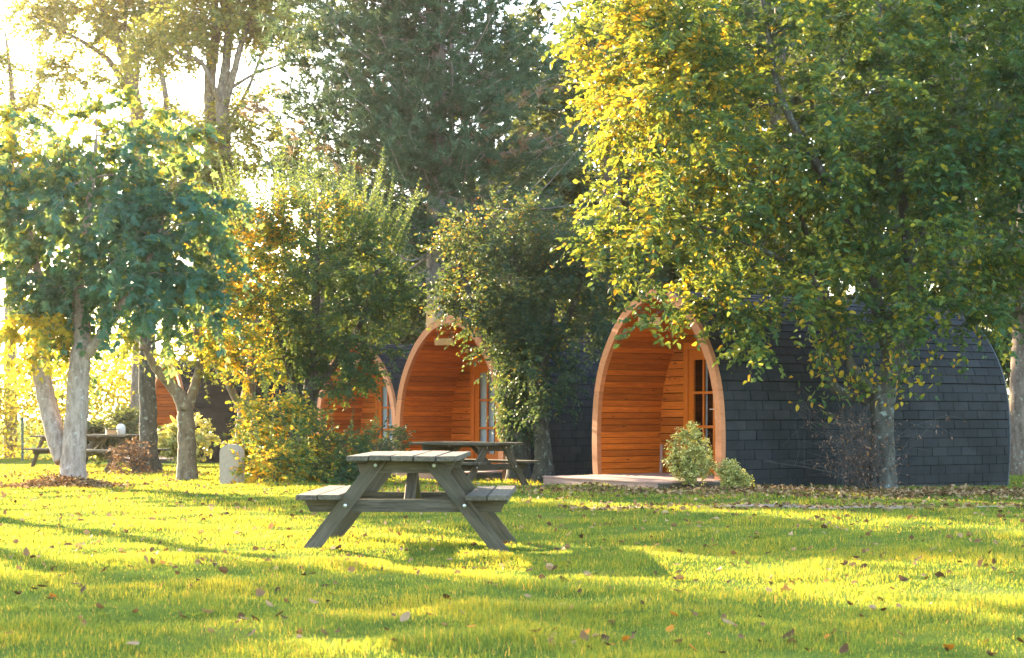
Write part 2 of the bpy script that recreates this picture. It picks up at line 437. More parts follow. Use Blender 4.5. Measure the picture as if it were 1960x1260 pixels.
def shingle_meshes():
    res = []
    r = random.Random(3)
    for k in range(5):
        w, h, t = 0.3245, 0.1345, 0.013
        sk = [r.uniform(-.003, .003) for _ in range(4)]
        v = [(-w/2 + sk[0], 0, 0.003), (w/2 + sk[1], 0, 0.003), (w/2 + sk[2], h, -0.003), (-w/2 + sk[3], h, -0.003)]
        v += [(a, b, c + t) for a, b, c in v]
        # the exposed lower edge lifts a little, unevenly
        lift = [r.uniform(0.001, 0.004), r.uniform(0.001, 0.004)]
        v[4] = (v[4][0], v[4][1], v[4][2] + lift[0]); v[5] = (v[5][0], v[5][1], v[5][2] + lift[1])
        f = [(4, 5, 6, 7), (0, 1, 5, 4), (1, 2, 6, 5), (3, 0, 4, 7), (0, 3, 2, 1)]
        res.append((np.array(v), np.array(f)))
    return res
SH = shingle_meshes()
SHM = [mesh_arrays("shingle", v, f, MAT["shingle"]) for v, f in SH]

PLANK = box_mesh(PD, 0.093, 0.02, 0.007, MAT["stain_wood"], "wall")

def make_pod(front_mid, theta, labels, group, n_parts=300, curtain=0.5, porch_wide=True, seed=1):
    r = random.Random(seed)
    gx, gy = front_mid
    z0 = g(gx, gy)
    root = empty("camping_pod", (gx, gy, z0), theta)
    tag(root, labels, "cabin", group)
    # underlay shell : outer skin and inner skin closed at both ends
    outer = _pr; inner = offset_profile(0.075)
    ring = [(p[0], p[1]) for p in outer] + [(-p[0], p[1]) for p in outer[::-1]]
    ringi = [(p[0], p[1]) for p in inner] + [(-p[0], p[1]) for p in inner[::-1]]
    bm = bmesh.new()
    def loop(pts, x): return [bm.verts.new((x, p[0], p[1])) for p in pts]
    o0, o1 = loop(ring, 0.03), loop(ring, PL)
    i0, i1 = loop(ringi, 0.03), loop(ringi, PL)
    for a, b in ((o0, o1), (i1, i0)):
        for i in range(len(a) - 1): bm.faces.new((a[i], a[i + 1], b[i + 1], b[i]))
    me = bpy.data.meshes.new("shell"); bm.to_mesh(me); bm.free()
    me.materials.append(MAT["dark"])
    link("shell", me, root)
    # rear wall
    link("rear_wall", prism_mesh("rear_wall", [(p[0] * .99, p[1]) for p in ringi], PL - 0.06, PL - 0.004, MAT["stain_wood"]), root)
    # rear edge trim
    oo = np.array([(p[0], p[1]) for p in offset_profile(-0.022)]); ii = offset_profile(0.02)
    pts = [(p[0], p[1]) for p in oo] + [(-p[0], p[1]) for p in oo[::-1]] + [(-p[0], p[1]) for p in ii] + [(p[0], p[1]) for p in ii[::-1]]
    def strip_arch(name, outer_q, inner_q, x0, x1, mat, side, z_lo, z_hi, parent):
        n = 26
        so, si = arclen(outer_q), arclen(inner_q)
        def cut(q, zz): return np.array([np.interp(zz, q[:, 1], q[:, 0]), zz])
        if z_hi >= 9:
            # up to the ridge : parameterise by fraction of arc above z_lo
            a0 = np.interp(z_lo, outer_q[:, 1], so); b0 = np.interp(z_lo, inner_q[:, 1], si)
            A = [at_arc(outer_q, so, a0 + (so[-1] - a0) * t) for t in np.linspace(0, 1, n)]
            B = [at_arc(inner_q, si, b0 + (si[-1] - b0) * t) for t in np.linspace(0, 1, n)]
        else:
            zz = np.linspace(z_lo, z_hi, n)
            A = [cut(outer_q, t) for t in zz]; B = [cut(inner_q, t) for t in zz]
        v = []; f = []
        for a, b in zip(A, B):
            v += [(x0, side * a[0], a[1]), (x0, side * b[0], b[1]), (x1, side * b[0], b[1]), (x1, side * a[0], a[1])]
        for i in range(n - 1):
            for k in range(4):
                q = (i * 4 + k, i * 4 + (k + 1) % 4, i * 4 + 4 + (k + 1) % 4, i * 4 + 4 + k)
                f.append(q if side > 0 else q[::-1])
        f += [(0, 3, 2, 1) if side > 0 else (0, 1, 2, 3)]
        e = (n - 1) * 4
        f += [(e, e + 1, e + 2, e + 3) if side > 0 else (e, e + 3, e + 2, e + 1)]
        return link(name, mesh_arrays(name, v, f, mat), parent)
    fo, fi = offset_profile(-0.032), offset_profile(0.105)
    for side in (1, -1):
        strip_arch("arch_post", fo, fi, -0.05, 0.028, MAT["arch_wood"], side, -0.10, 1.44, root)
        strip_arch("arch_rafter", fo, fi, -0.052, 0.028, MAT["arch_wood"], side, 1.446, 9, root)
        strip_arch("rear_trim", offset_profile(-0.016), offset_profile(0.03), PL - 0.012, PL + 0.012, MAT["trim"], side, -0.2, 9, root)
    # shingles
    s = arclen(_pr)
    rows = int((s[-1] - 0.02) / 0.143)
    items = []
    for side in (-1, 1):
        for i in range(rows):
            sv = 0.02 + i * 0.143 + r.uniform(-.004, .004)
            off = (i % 2) * 0.166 + r.uniform(-.05, .05)
            xa, xe = 0.034, PL - 0.014
            cuts = [xa] + [c_ for c_ in (xa + off + .06 + .333 * q_ for q_ in range(-1, 20)) if xa + .07 < c_ < xe - .07] + [xe]
            p0 = at_arc(_pr, s, sv); p1 = at_arc(_pr, s, min(sv + 0.1345, s[-1]))
            t = p1 - p0; t = t / (np.linalg.norm(t) + 1e-9)
            T = Vector((0, side * t[0], t[1])); X = Vector((1 if side < 0 else -1, 0, 0))
            N = X.cross(T)
            for ca, cb in zip(cuts[:-1], cuts[1:]):
                k = r.randrange(5)
                rot = r.uniform(-.004, .004); lift_ = r.uniform(.004, .008)
                M = axes_matrix(((ca + cb) / 2, side * p0[0] + N.y * lift_, p0[1] + N.z * lift_), X * math.cos(rot) + T * math.sin(rot), z=N)
                M = M @ Matrix.Diagonal(((cb - ca - .0085) / .3245, 1, 1, 1))
                items.append((side, i, (ca + cb) / 2, k, M))
    near = [it for it in items if it[0] < 0]
    near.sort(key=lambda it: (it[1] > 21, it[2] > 4.6 and n_parts < 300, it[1]))
    singles = near[:n_parts]
    ids = set(id(it) for it in singles)
    for it in singles:
        link("shingle", SHM[it[3]], root, it[4])
    V, Fc, T = [], [], []
    nv = 0
    for it in items:
        if id(it) in ids: continue
        v, f = SH[it[3]]
        M = np.array(it[4])
        V.append(v @ M[:3, :3].T + M[:3, 3]); Fc.append(f + nv); nv += len(v); T += [r.random()] * len(f)
    so_ = link("shingles_remaining", mesh_arrays("shingles", np.vstack(V), np.vstack(Fc), MAT["shingle"], tint=T), root)
    so_["kind"] = "stuff"
    # ridge capping
    for x in np.arange(0.2, PL - .1, 0.3):
        me = SHM[int(x * 10) % 5]
    rp = [(-0.16, PH - 0.055), (-.08, PH - .0), (0, PH + .022), (.08, PH - .0), (.16, PH - .055), (.16, PH - .07), (0, PH - .01), (-.16, PH - .07)]
    link("ridge_cap", prism_mesh("ridge_cap", rp, 0.035, PL - 0.04, MAT["shingle"]), root)
    # porch lining boards
    q = offset_profile(0.085); sq = arclen(q)
    b0 = np.interp(0.12, q[:, 1], sq)
    nb = int((sq[-1] - b0) / 0.1)
    for side in (1, -1):
        for i in range(nb):
            sv = b0 + (i + .5) * 0.1
            p0 = at_arc(q, sq, sv - .05); p1 = at_arc(q, sq, sv + .05); c = (p0 + p1) / 2
            t = (p1 - p0) / np.linalg.norm(p1 - p0)
            jit = r.uniform(-.0025, .0025)
            nrm = np.array([t[1], -t[0]])
            c = c + nrm * jit
            M = axes_matrix((PD / 2 + .03, side * c[0], c[1]), (1, 0, 0), y=(0, side * t[0], t[1]))
            link("wall_board", PLANK, root, M)
    # porch back wall, boards either side of the door
    zt = 0.13
    dhw, dtop = 0.80, 2.10
    i = 0
    while zt < 2.66:
        zc = zt + 0.065
        half = float(np.interp(zc, q[:, 1], q[:, 0])) + 0.02
        if half < 0.12: break
        if zc < dtop - .02:
            ln = half - dhw
            for sd in (1, -1):
                link("wall_board", box_mesh(round(ln, 2), 0.121, 0.022, 0.007, MAT["stain_wood"], "bw"), root,
                     axes_matrix((PD + .02 + r.uniform(-.002, .002), sd * (dhw + ln / 2), zc), (0, 1, 0), y=(0, 0, 1)))
        else:
            link("wall_board", box_mesh(round(2 * half, 2), 0.121, 0.022, 0.007, MAT["stain_wood"], "bw"), root,
                 axes_matrix((PD + .02 + r.uniform(-.002, .002), 0, zc), (0, 1, 0), y=(0, 0, 1)))
        zt += 0.13; i += 1
    # backing so no light leaks round the boards
    ring_b = [(p[0], p[1]) for p in inner if p[1] > .1]
    # door : casing, two leaves, panes, handle
    for sd in (1, -1):
        link("door_casing", box_mesh(1.99, 0.10, 0.06, 0.006, MAT["door_wood"]), root, axes_matrix((PD - .015, sd * 0.765, 0.13 + .995), (0, 0, 1), y=(0, 1, 0)))
    link("door_casing", box_mesh(1.63, 0.10, 0.06, 0.006, MAT["door_wood"]), root, axes_matrix((PD - .0155, 0, 2.105 + .07), (0, 1, 0), y=(0, 0, 1)))
    for sd in (1, -1):
        bm = bmesh.new()
        def addb(y0, y1, za, zb, x0=-.02, x1=.02):
            ret = bmesh.ops.create_cube(bm, size=1.0)
            bmesh.ops.scale(bm, vec=(x1 - x0, y1 - y0, zb - za), verts=ret["verts"])
            bmesh.ops.translate(bm, vec=((x0 + x1) / 2, (y0 + y1) / 2, (za + zb) / 2), verts=ret["verts"])
        a, b = (0.004, 0.712)
        st = 0.115
        addb(a, a + st, .15, 2.11); addb(b - st, b, .15, 2.11)
        for za, zb in ((.15, .40), (.875, .915), (1.41, 1.45), (1.95, 2.11)):
            addb(a + st, b - st, za, zb, -.019, .019)
        ym = (a + b) / 2
        for za, zb in ((.40, .875), (.915, 1.41), (1.45, 1.95)):
            addb(ym - .016, ym + .016, za, zb, -.018, .018)
        me = bpy.data.meshes.new("door_leaf"); bm.to_mesh(me); bm.free(); me.materials.append(MAT["door_wood"])
        leaf = link("door", me, root)
        leaf.location = (PD + .01, 0, 0)
        if sd < 0: leaf.scale = (1, -1, 1)
        for za, zb in ((.40, .875), (.915, 1.41), (1.45, 1.95)):
            for (ya, yb) in ((a + st, ym - .016), (ym + .016, b - st)):
                pm = box_mesh(yb - ya, zb - za, 0.005, 0, MAT["glass"])
                link("pane", pm, leaf, axes_matrix((0.004, (ya + yb) / 2, (za + zb) / 2), (0, 1, 0), y=(0, 0, 1)))
        # handle : plate with a lever
        bm = bmesh.new()
        for (sx, sy, sz, tx, ty, tz) in ((.008, .035, .21, -.025, a + .05, 1.12), (.035, .014, .014, -.045, a + .05, 1.17), (.014, .11, .014, -.06, a + .09, 1.17)):
            ret = bmesh.ops.create_cube(bm, size=1.0)
            bmesh.ops.scale(bm, vec=(sx, sy, sz), verts=ret["verts"]); bmesh.ops.translate(bm, vec=(tx, ty, tz), verts=ret["verts"])
        bmesh.ops.bevel(bm, geom=list(bm.edges), offset=.003, segments=1, affect='EDGES')
        me = bpy.data.meshes.new("handle"); bm.to_mesh(me); bm.free(); me.materials.append(MAT["metal"])
        link("handle", me, leaf)
    # curtain behind the glass
    def curtain_mesh(y0, y1):
        n = 40; v = []; f = []
        for i in range(n + 1):
            t = i / n; y = y0 + (y1 - y0) * t; x = PD + .05 + .008 * math.sin(t * (y1 - y0) * 62) + .004 * math.sin(t * 31)
            v += [(x, y, .2), (x + .01, y, 2.04)]
        for i in range(n): f.append((2 * i, 2 * i + 2, 2 * i + 3, 2 * i + 1))
        return mesh_arrays("curtain", v, f, MAT["curtain"], True)
    if curtain > 0:
        for (ya, yb) in ((0.72, 0.72 - 0.68 * curtain), (-0.72, -0.72 + .68 * curtain)):
            link("curtain", curtain_mesh(ya, yb), root)
    else:
        link("curtain", curtain_mesh(0.40, 0.335), root)
    # interior lining blocks the view through the shell
    link("interior_floor", prism_mesh("floor", [(1.4, .06), (-1.4, .06), (-1.4, .12), (1.4, .12)], 0.05, PL - .1, MAT["interior"]), root)
    # hanging name board (blank) on two cords under the ridge
    nb_ = empty("sign_board", (0, 0, 0)); nb_.parent = root
    nb_.name = "hanging_board"
    nb_.location = (-0.05, 0.10, 2.50)
    nb_.rotation_euler = (0, 0, -theta + math.radians(-8))
    brd = link("plaque", box_mesh(0.34, 0.03, 0.125, 0.004, MAT["raw_wood"]), nb_)
    for sx in (-.12, .12):
        link("cord", box_mesh(0.012, 0.008, 0.18, 0, MAT["cord"]), nb_, Matrix.Translation((sx, 0, 0.15)))
    # deck
    dk = 0.13
    nbd = 8
    y0, y1 = -1.56, 1.30
    for i in range(nbd):
        xa = -1.2 + i * 0.146
        link("deck_board", box_mesh(y1 - y0, 0.14, 0.026, 0.005, MAT["deck_wood"], "deck"), root,
             axes_matrix((xa + .07, (y0 + y1) / 2, dk + r.uniform(-.002, .002)), (0, 1, 0), y=(-1, 0, 0)))
    for i in range(8):
        xa = -.03 + i * 0.146
        link("deck_board", box_mesh(2.76, 0.14, 0.026, 0.005, MAT["deck_wood"], "deck2"), root,
             axes_matrix((xa + .09, 0, dk + .003 + r.uniform(-.002, .002)), (0, 1, 0), y=(-1, 0, 0)))
    link("deck_fascia", box_mesh(y1 - y0 - .02, 0.17, 0.03, 0.004, MAT["deck_wood"], "fas"), root, axes_matrix((-1.175, (y0 + y1) / 2, dk - .10), (0, 1, 0), y=(0, 0, 1)))
    for yy in (y0 + .02, y1 - .02):
        link("deck_fascia", box_mesh(1.12, 0.17, 0.03, 0.004, MAT["grey_wood"], "fas"), root, axes_matrix((-0.6, yy, dk - .10), (1, 0, 0), y=(0, 0, 1)))  # darker wood on the side boards stands in for their shade
    return root

pod1 = make_pod((2.18, 26.1), math.radians(33), "dark shingled pod cabin nearest the camera, behind the large yellowing tree at right", "arched camping pods in a row", 300, 0.0, seed=11)
pod2 = make_pod((W(860, 31.9), 31.9), math.radians(41), "arched pod cabin behind the ivy-covered tree, second from the right", "arched camping pods in a row", 300, 0.75, seed=12)
pod3 = make_pod((W(682, 41.0), 41.0), math.radians(42), "arched pod cabin half hidden behind the round hornbeam in the middle", "arched camping pods in a row", 150, 0.7, seed=13)
pod4 = make_pod((W(322, 50.0), 50.0), math.radians(30), "farthest pod cabin seen between the thin trunks at left", "arched camping pods in a row", 120, 0.7, seed=14)

# thin board leaning in the porch corner of the nearest pod
lb = link("leaning_board", box_mesh(0.46, 0.05, 0.03, 0.004, MAT["deck_wood"], "lean"))
_m = pod1.matrix_basis if False else Matrix.Translation(Vector((2.18, 26.1, g(2.18, 26.1)))) @ Matrix.Rotation(math.radians(33), 4, 'Z')
lb.matrix_world = _m @ axes_matrix((PD - .06, 1.36, 0.375), (0.08, 0.05, 1), y=(0, 1, 0))
tag(lb, "short reddish board leaning in the porch corner of the nearest pod", "board")

# ------------------------------------------------------------------ picnic tables
def picnic_table(loc, rz, label, group, tilt=0.0):
    root = empty("picnic_table", (loc[0], loc[1], g(*loc) if len(loc) == 2 else loc[2]), rz)
    root.rotation_euler = (tilt, 0, rz)
    tag(root, label, "picnic table", group)
    r = random.Random(int(abs(loc[0]) * 100) + 5)
    gw = MAT["grey_wood"]; L = 1.8
    def bd(name, l, w, t, M, parent=root):
        return link(name, box_mesh(l, w, t, 0.006, gw, "pt"), parent, M)
    for i in range(5):
        y = (i - 2) * 0.173
        bd("top_plank", L, 0.165, 0.042, axes_matrix((r.uniform(-.006, .006), y, .729 + r.uniform(-.003, .003)), (1, r.uniform(-.003, .003), r.uniform(-.003, .003)), y=(0, 1, r.uniform(-.02, .02))))
    for sd in (1, -1):
        for i in range(2):
            y = sd * (0.57 + i * 0.172)
            bd("seat_plank", L, 0.163, 0.042, axes_matrix((r.uniform(-.006, .006), y, .425 + r.uniform(-.003, .003)), (1, r.uniform(-.003, .003), 0), y=(0, 1, r.uniform(-.02, .02))))
    for e in (1, -1):
        xb = e * 0.62
        # beams
        for (hw, zc, hh, nm) in ((0.40, 0.66, 0.10, "top_beam"), (0.80, 0.353, 0.10, "seat_beam")):
            v = [(sx * (hw - (.05 if sz < 0 else 0)), sy * .021, sz * hh / 2) for sx in (-1, 1) for sy in (-1, 1) for sz in (-1, 1)]
            f = [(0, 1, 3, 2), (4, 6, 7, 5), (0, 4, 5, 1), (2, 3, 7, 6), (0, 2, 6, 4), (1, 5, 7, 3)]
            link(nm, mesh_arrays(nm, v, f, gw), root, axes_matrix((xb, 0, zc), (0, 1, 0), y=(-1, 0, 0)))
        for sd in (1, -1):
            # leg line passes (y .23, z .67) and (y .47, z .36)
            sl = (0.47 - 0.23) / (0.67 - 0.36)
            za, zb = -0.04, 0.706
            ya = 0.47 + (0.36 - za) * sl; yb = 0.23 - (zb - 0.67) * sl
            hwid = 0.073
            pa, pb = Vector((xb + e * .044, sd * ya, za)), Vector((xb + e * .044, sd * yb, zb))
            Ml = axes_matrix((pa + pb) / 2, pb - pa, y=(-1, 0, 0))
            hl = (pb - pa).length / 2; tn = (ya - yb) / (zb - za) * .5 * .112
            # local y runs along the table, local z across the leg; ends cut level
            zl = (Ml.to_3x3().inverted() @ Vector((0, 0, 1)))
            k_ = zl.z / zl.x
            v = [(sx * hl - (sz * .056) * k_, sy * .022, sz * .056) for sx in (-1, 1) for sy in (-1, 1) for sz in (-1, 1)]
            f = [(0, 1, 3, 2), (4, 6, 7, 5), (0, 4, 5, 1), (2, 3, 7, 6), (0, 2, 6, 4), (1, 5, 7, 3)]
            lg = link("leg", mesh_arrays("leg", v, f, gw), root, Ml)
            for (yy, zz) in ((0.23, 0.67), (0.47, 0.355)):
                bm = bmesh.new()
                bmesh.ops.create_uvsphere(bm, u_segments=10, v_segments=6, radius=0.016)
                bmesh.ops.scale(bm, vec=(.6, 1, 1), verts=bm.verts)
                bmesh.ops.translate(bm, vec=(xb + e * .068, sd * yy, zz), verts=bm.verts)
                bmesh.ops.transform(bm, matrix=Ml.inverted(), verts=bm.verts)
                me = bpy.data.meshes.new("bolt"); bm.to_mesh(me); bm.free(); me.materials.append(MAT["bolt"])
                link("bolt", me, lg)
        # diagonal brace from the seat beam up to the middle of the top
        p0 = Vector((xb - e * .03, 0.02 * e, 0.33)); p1 = Vector((e * 0.10, 0.02 * e, 0.70))
        bd("brace", (p1 - p0).length, 0.085, 0.04, axes_matrix((p0 + p1) / 2, (p1 - p0), y=(0, 1, 0)))
    bd("centre_batten", 0.80, 0.07, 0.03, axes_matrix((0, 0, .692), (0, 1, 0), y=(-1, 0, 0)))
    return root

PT = "picnic tables on the lawn"
tA = picnic_table((W(790, 14.2), 14.2), math.radians(90 - 2.0), "weathered grey picnic table standing alone nearest the camera", PT)
picnic_table((W(892, 28.4), 28.4, g(0.0, 28.4) - .03), math.radians(138), "picnic table just behind the front one, before the ivy-covered tree", PT)
picnic_table((W(138, 42.0), 42.0, g(W(138, 42), 42) + .02), math.radians(-12), "far picnic table behind the twin-trunk maple, near the fence", PT)
tD = picnic_table((W(214, 36.5), 36.5, g(W(214, 36.5), 36.5) + .03), math.radians(-35), "far picnic table with a small wooden box on its top", PT)

# small box and white tub on the far table
tdz = g(W(214, 36.5), 36.5) + .03 + .752
bxr = empty("wooden_box", (W(214, 36.5), 36.4, tdz), math.radians(20))
tag(bxr, "small pale box with a dark lid on the far picnic table", "box")
link("body", box_mesh(0.20, 0.16, 0.10, 0.005, MAT["raw_wood"], "b"), bxr, Matrix.Translation((0, 0, .05)))
link("lid", box_mesh(0.26, 0.2, 0.02, 0.004, MAT["grey_wood"], "b"), bxr, Matrix.Translation((.02, 0, .111)))
bm = bmesh.new()
prof = [(0.0, 0.0), (.085, 0), (.09, .05), (.092, .12), (.085, .17), (.06, .205), (.03, .22), (0, .224)]
rings = []
for (rr, zz) in prof:
    rings.append([bm.verts.new((max(rr, .001) * math.cos(a), max(rr, .001) * math.sin(a), zz)) for a in np.linspace(0, 2 * math.pi, 16, endpoint=False)])
for a, b in zip(rings[:-1], rings[1:]):
    for i in range(16): bm.faces.new((a[i], a[(i + 1) % 16], b[(i + 1) % 16], b[i]))
me = bpy.data.meshes.new("tub"); bm.to_mesh(me); bm.free(); me.materials.append(MAT["white"])
for p_ in me.polygons: p_.use_smooth = True
tub = link("white_tub", me); tub.location = (W(230, 36.5), 36.6, tdz)
tag(tub, "white round-topped tub standing beside the box on the far table", "tub")

# ------------------------------------------------------------------ round-topped stone marker
def marker():
    d = 26.6; x = W(444, d)
    root = empty("stone_marker", (x, d, g(x, d)), math.radians(-20))
    tag(root, "pale round-topped stone slab half hidden by the yellow shrub", "marker")
    def arch(hw, h, n=14):
        pts = [(hw, -.06)]
        rr = hw
        for a in np.linspace(0, math.pi, n): pts.append((hw * math.cos(a), h - rr * .75 + rr * .75 * math.sin(a)))
        pts.append((-hw, -.06)); return pts
    def slab(name, hw, h, x0, x1):
        me = prism_mesh(name, arch(hw, h), x0, x1, MAT["stone"])
        o = link(name, me, root); o.rotation_euler = (0, 0, math.radians(90)); return o
    slab("rim", 0.19, 0.62, -.05, -.005); slab("slab", 0.155, 0.585, -.075, -.051); slab("back_slab", 0.19, 0.62, 0.0, .05)
    slab("core", 0.175, 0.605, -.0045, -.0005)
marker()

# ------------------------------------------------------------------ birdhouse on the pine trunk
PINE = (W(836, 37.5), 37.5)
bz = Z(624, 37.2)
bh = empty("bird_box", (W(825, 37.2), 37.22, bz), math.radians(-28))
tag(bh, "small pale wooden bird box on the pine trunk above the second pod", "bird box")
hb = 0.165
link("body", prism_mesh("body", [(-.09, 0), (.09, 0), (.09, .26), (-.09, .33)], -.07, .07, MAT["raw_wood"]), bh)
link("roof", prism_mesh("roof", [(-.13, .355), (.12, .27), (.12, .292), (-.13, .377)], -.10, .10, MAT["grey_wood"]), bh)
bm = bmesh.new(); bmesh.ops.create_cone(bm, cap_ends=True, segments=14, radius1=.022, radius2=.022, depth=.006)
bmesh.ops.rotate(bm, verts=bm.verts, cent=(0, 0, 0), matrix=Matrix.Rotation(math.radians(90), 3, 'X')); bmesh.ops.translate(bm, verts=bm.verts, vec=(0, -.0925, .22))
me = bpy.data.meshes.new("hole"); bm.to_mesh(me); bm.free(); me.materials.append(MAT["hole"]); link("entrance_hole", me, bh)

# ------------------------------------------------------------------ fence at the far left
def fence():
    d = 53.0
    xsf = [W(43, d) + i * 1.93 for i in range(-2, 6)]
    root = empty("wire_fence", (xsf[2], d, g(xsf[2], d)))
    tag(root, "thin dark green wire fence before the bright hedge at far left", "fence")
    for x in xsf:
        link("fence_post", box_mesh(0.07, 0.05, 1.35, 0.006, MAT["post_green"]), root, Matrix.Translation((x - xsf[2], 0, 0.66)))
    for h in np.arange(0.12, 1.25, 0.14):
        link("wire", box_mesh(xsf[-1] - xsf[0], 0.006, 0.006, 0, MAT["post_green"], "w"), root, Matrix.Translation(((xsf[0] + xsf[-1]) / 2 - xsf[2], -.03, h)))
fence()

# ------------------------------------------------------------------ plants
def unit(v):
    return v / (np.linalg.norm(v, axis=-1, keepdims=True) + 1e-9)

class Tubes:
    def __init__(s): s.V = []; s.F = []; s.n = 0
    def add(s, pts, rad, seg=6, rough=0.0, rng=None):
        pts = np.asarray(pts, float); rad = np.asarray(rad, float); n = len(pts)
        t = np.gradient(pts, axis=0); t = unit(t)
        ref = np.array([0.31, 0.95, 0.05]) if abs(t[0, 2]) > .6 else np.array([0.05, 0.1, 1.0])
        u = unit(np.cross(t, ref)); w = np.cross(t, u)
        a = np.linspace(0, 2 * math.pi, seg, endpoint=False)
        R = rad[:, None] * np.ones((1, seg))
        if rough > 0: R = R * (1 + rough * (rng.random((n, seg)) - .5) * 2)
        ring = pts[:, None, :] + R[..., None] * (np.cos(a)[None, :, None] * u[:, None, :] + np.sin(a)[None, :, None] * w[:, None, :])
        base = s.n
        s.V.append(ring.reshape(-1, 3))
        i = np.arange(n - 1)[:, None] * seg; j = np.arange(seg)[None, :]; j2 = (j + 1) % seg
        f = np.stack([i + j, i + j2, i + seg + j2, i + seg + j], -1).reshape(-1, 4) + base
        s.F.append(f); s.n += n * seg
    def mesh(s, name, mat):
        return mesh_arrays(name, np.vstack(s.V), np.vstack(s.F), mat, True)

def smooth_path(pts, n):
    pts = np.asarray(pts, float)
    out = []
    m = len(pts)
    for i in range(m - 1):
        p0, p1, p2, p3 = pts[max(i - 1, 0)], pts[i], pts[i + 1], pts[min(i + 2, m - 1)]
        for t in np.linspace(0, 1, n, endpoint=False):
            out.append(0.5 * ((2 * p1) + (-p0 + p2) * t + (2 * p0 - 5 * p1 + 4 * p2 - p3) * t * t + (-p0 + 3 * p1 - 3 * p2 + p3) * t ** 3))
    out.append(pts[-1])
    return np.array(out)

class Leaves:
    """collects leaf frames, emits one mesh"""
    def __init__(s): s.P = []; s.D = []; s.N = []; s.S = []; s.T = []
    def add(s, P, D, N, S, T):
        s.P.append(P); s.D.append(D); s.N.append(N); s.S.append(S); s.T.append(T)
    def count(s): return sum(len(p) for p in s.P)
    def mesh(s, name, mat, shape="oval", wr=0.55):
        P = np.vstack(s.P); D = unit(np.vstack(s.D)); N = np.vstack(s.N); S = np.concatenate(s.S); T = np.concatenate(s.T)
        B = unit(np.cross(N, D)); N = np.cross(D, B)
        if shape == "oval":      # six points, folded on the midrib and curved at the tip
            tpl = np.array([(0, 0, 0), (.32, .5, .10), (.72, .36, .06), (1, 0, -.12), (.72, -.36, .06), (.32, -.5, .10)])
            fc = np.array([(0, 1, 2, 3), (0, 3, 4, 5)])
        elif shape == "diamond":
            tpl = np.array([(0, 0, 0), (.45, .5, .12), (1, 0, -.08), (.45, -.5, .12)])
            fc = np.array([(0, 1, 2), (0, 2, 3)])
        elif shape == "maple":
            k = [(0, 0, 0), (.05, .42, .03), (.30, .30, .05), (.42, .62, .0), (.55, .22, .05), (.80, .20, 0), (1.0, 0, -.10)]
            tpl = np.array(k + [(a, -b, c) for a, b, c in k[1:-1][::-1]])
            m = len(tpl); fc = np.array([(0, i, i + 1) for i in range(1, m - 1)])
        elif shape == "needle":
            tpl = np.array([(0, -.5, 0), (0, .5, 0), (1, 0, 0)]); fc = np.array([(0, 1, 2)])
        tp = tpl * np.array([1, wr, 1])
        V = P[:, None, :] + S[:, None, None] * (tp[None, :, 0, None] * D[:, None, :] + tp[None, :, 1, None] * B[:, None, :] + tp[None, :, 2, None] * N[:, None, :])
        k = len(tpl)
        Fc = (fc[None] + (np.arange(len(P)) * k)[:, None, None]).reshape(-1, fc.shape[1])
        return mesh_arrays(name, V.reshape(-1, 3), Fc, mat, False, np.repeat(T, len(fc)))

def ellipsoid_points(rng, ells, n, shell=0.35):
    """n points spread through the union of ellipsoids, biased to the outside"""
    vol = np.array([e[1][0] * e[1][1] * e[1][2] for e in ells]); vol = vol ** 0.8
    ch = rng.choice(len(ells), n, p=vol / vol.sum())
    d = unit(rng.normal(size=(n, 3)))
    rr = (shell + (1 - shell) * rng.random(n)) ** (0.6)
    C = np.array([e[0] for e in ells])[ch]; R = np.array([e[1] for e in ells])[ch]
    return C + d * rr[:, None] * R, d, ch

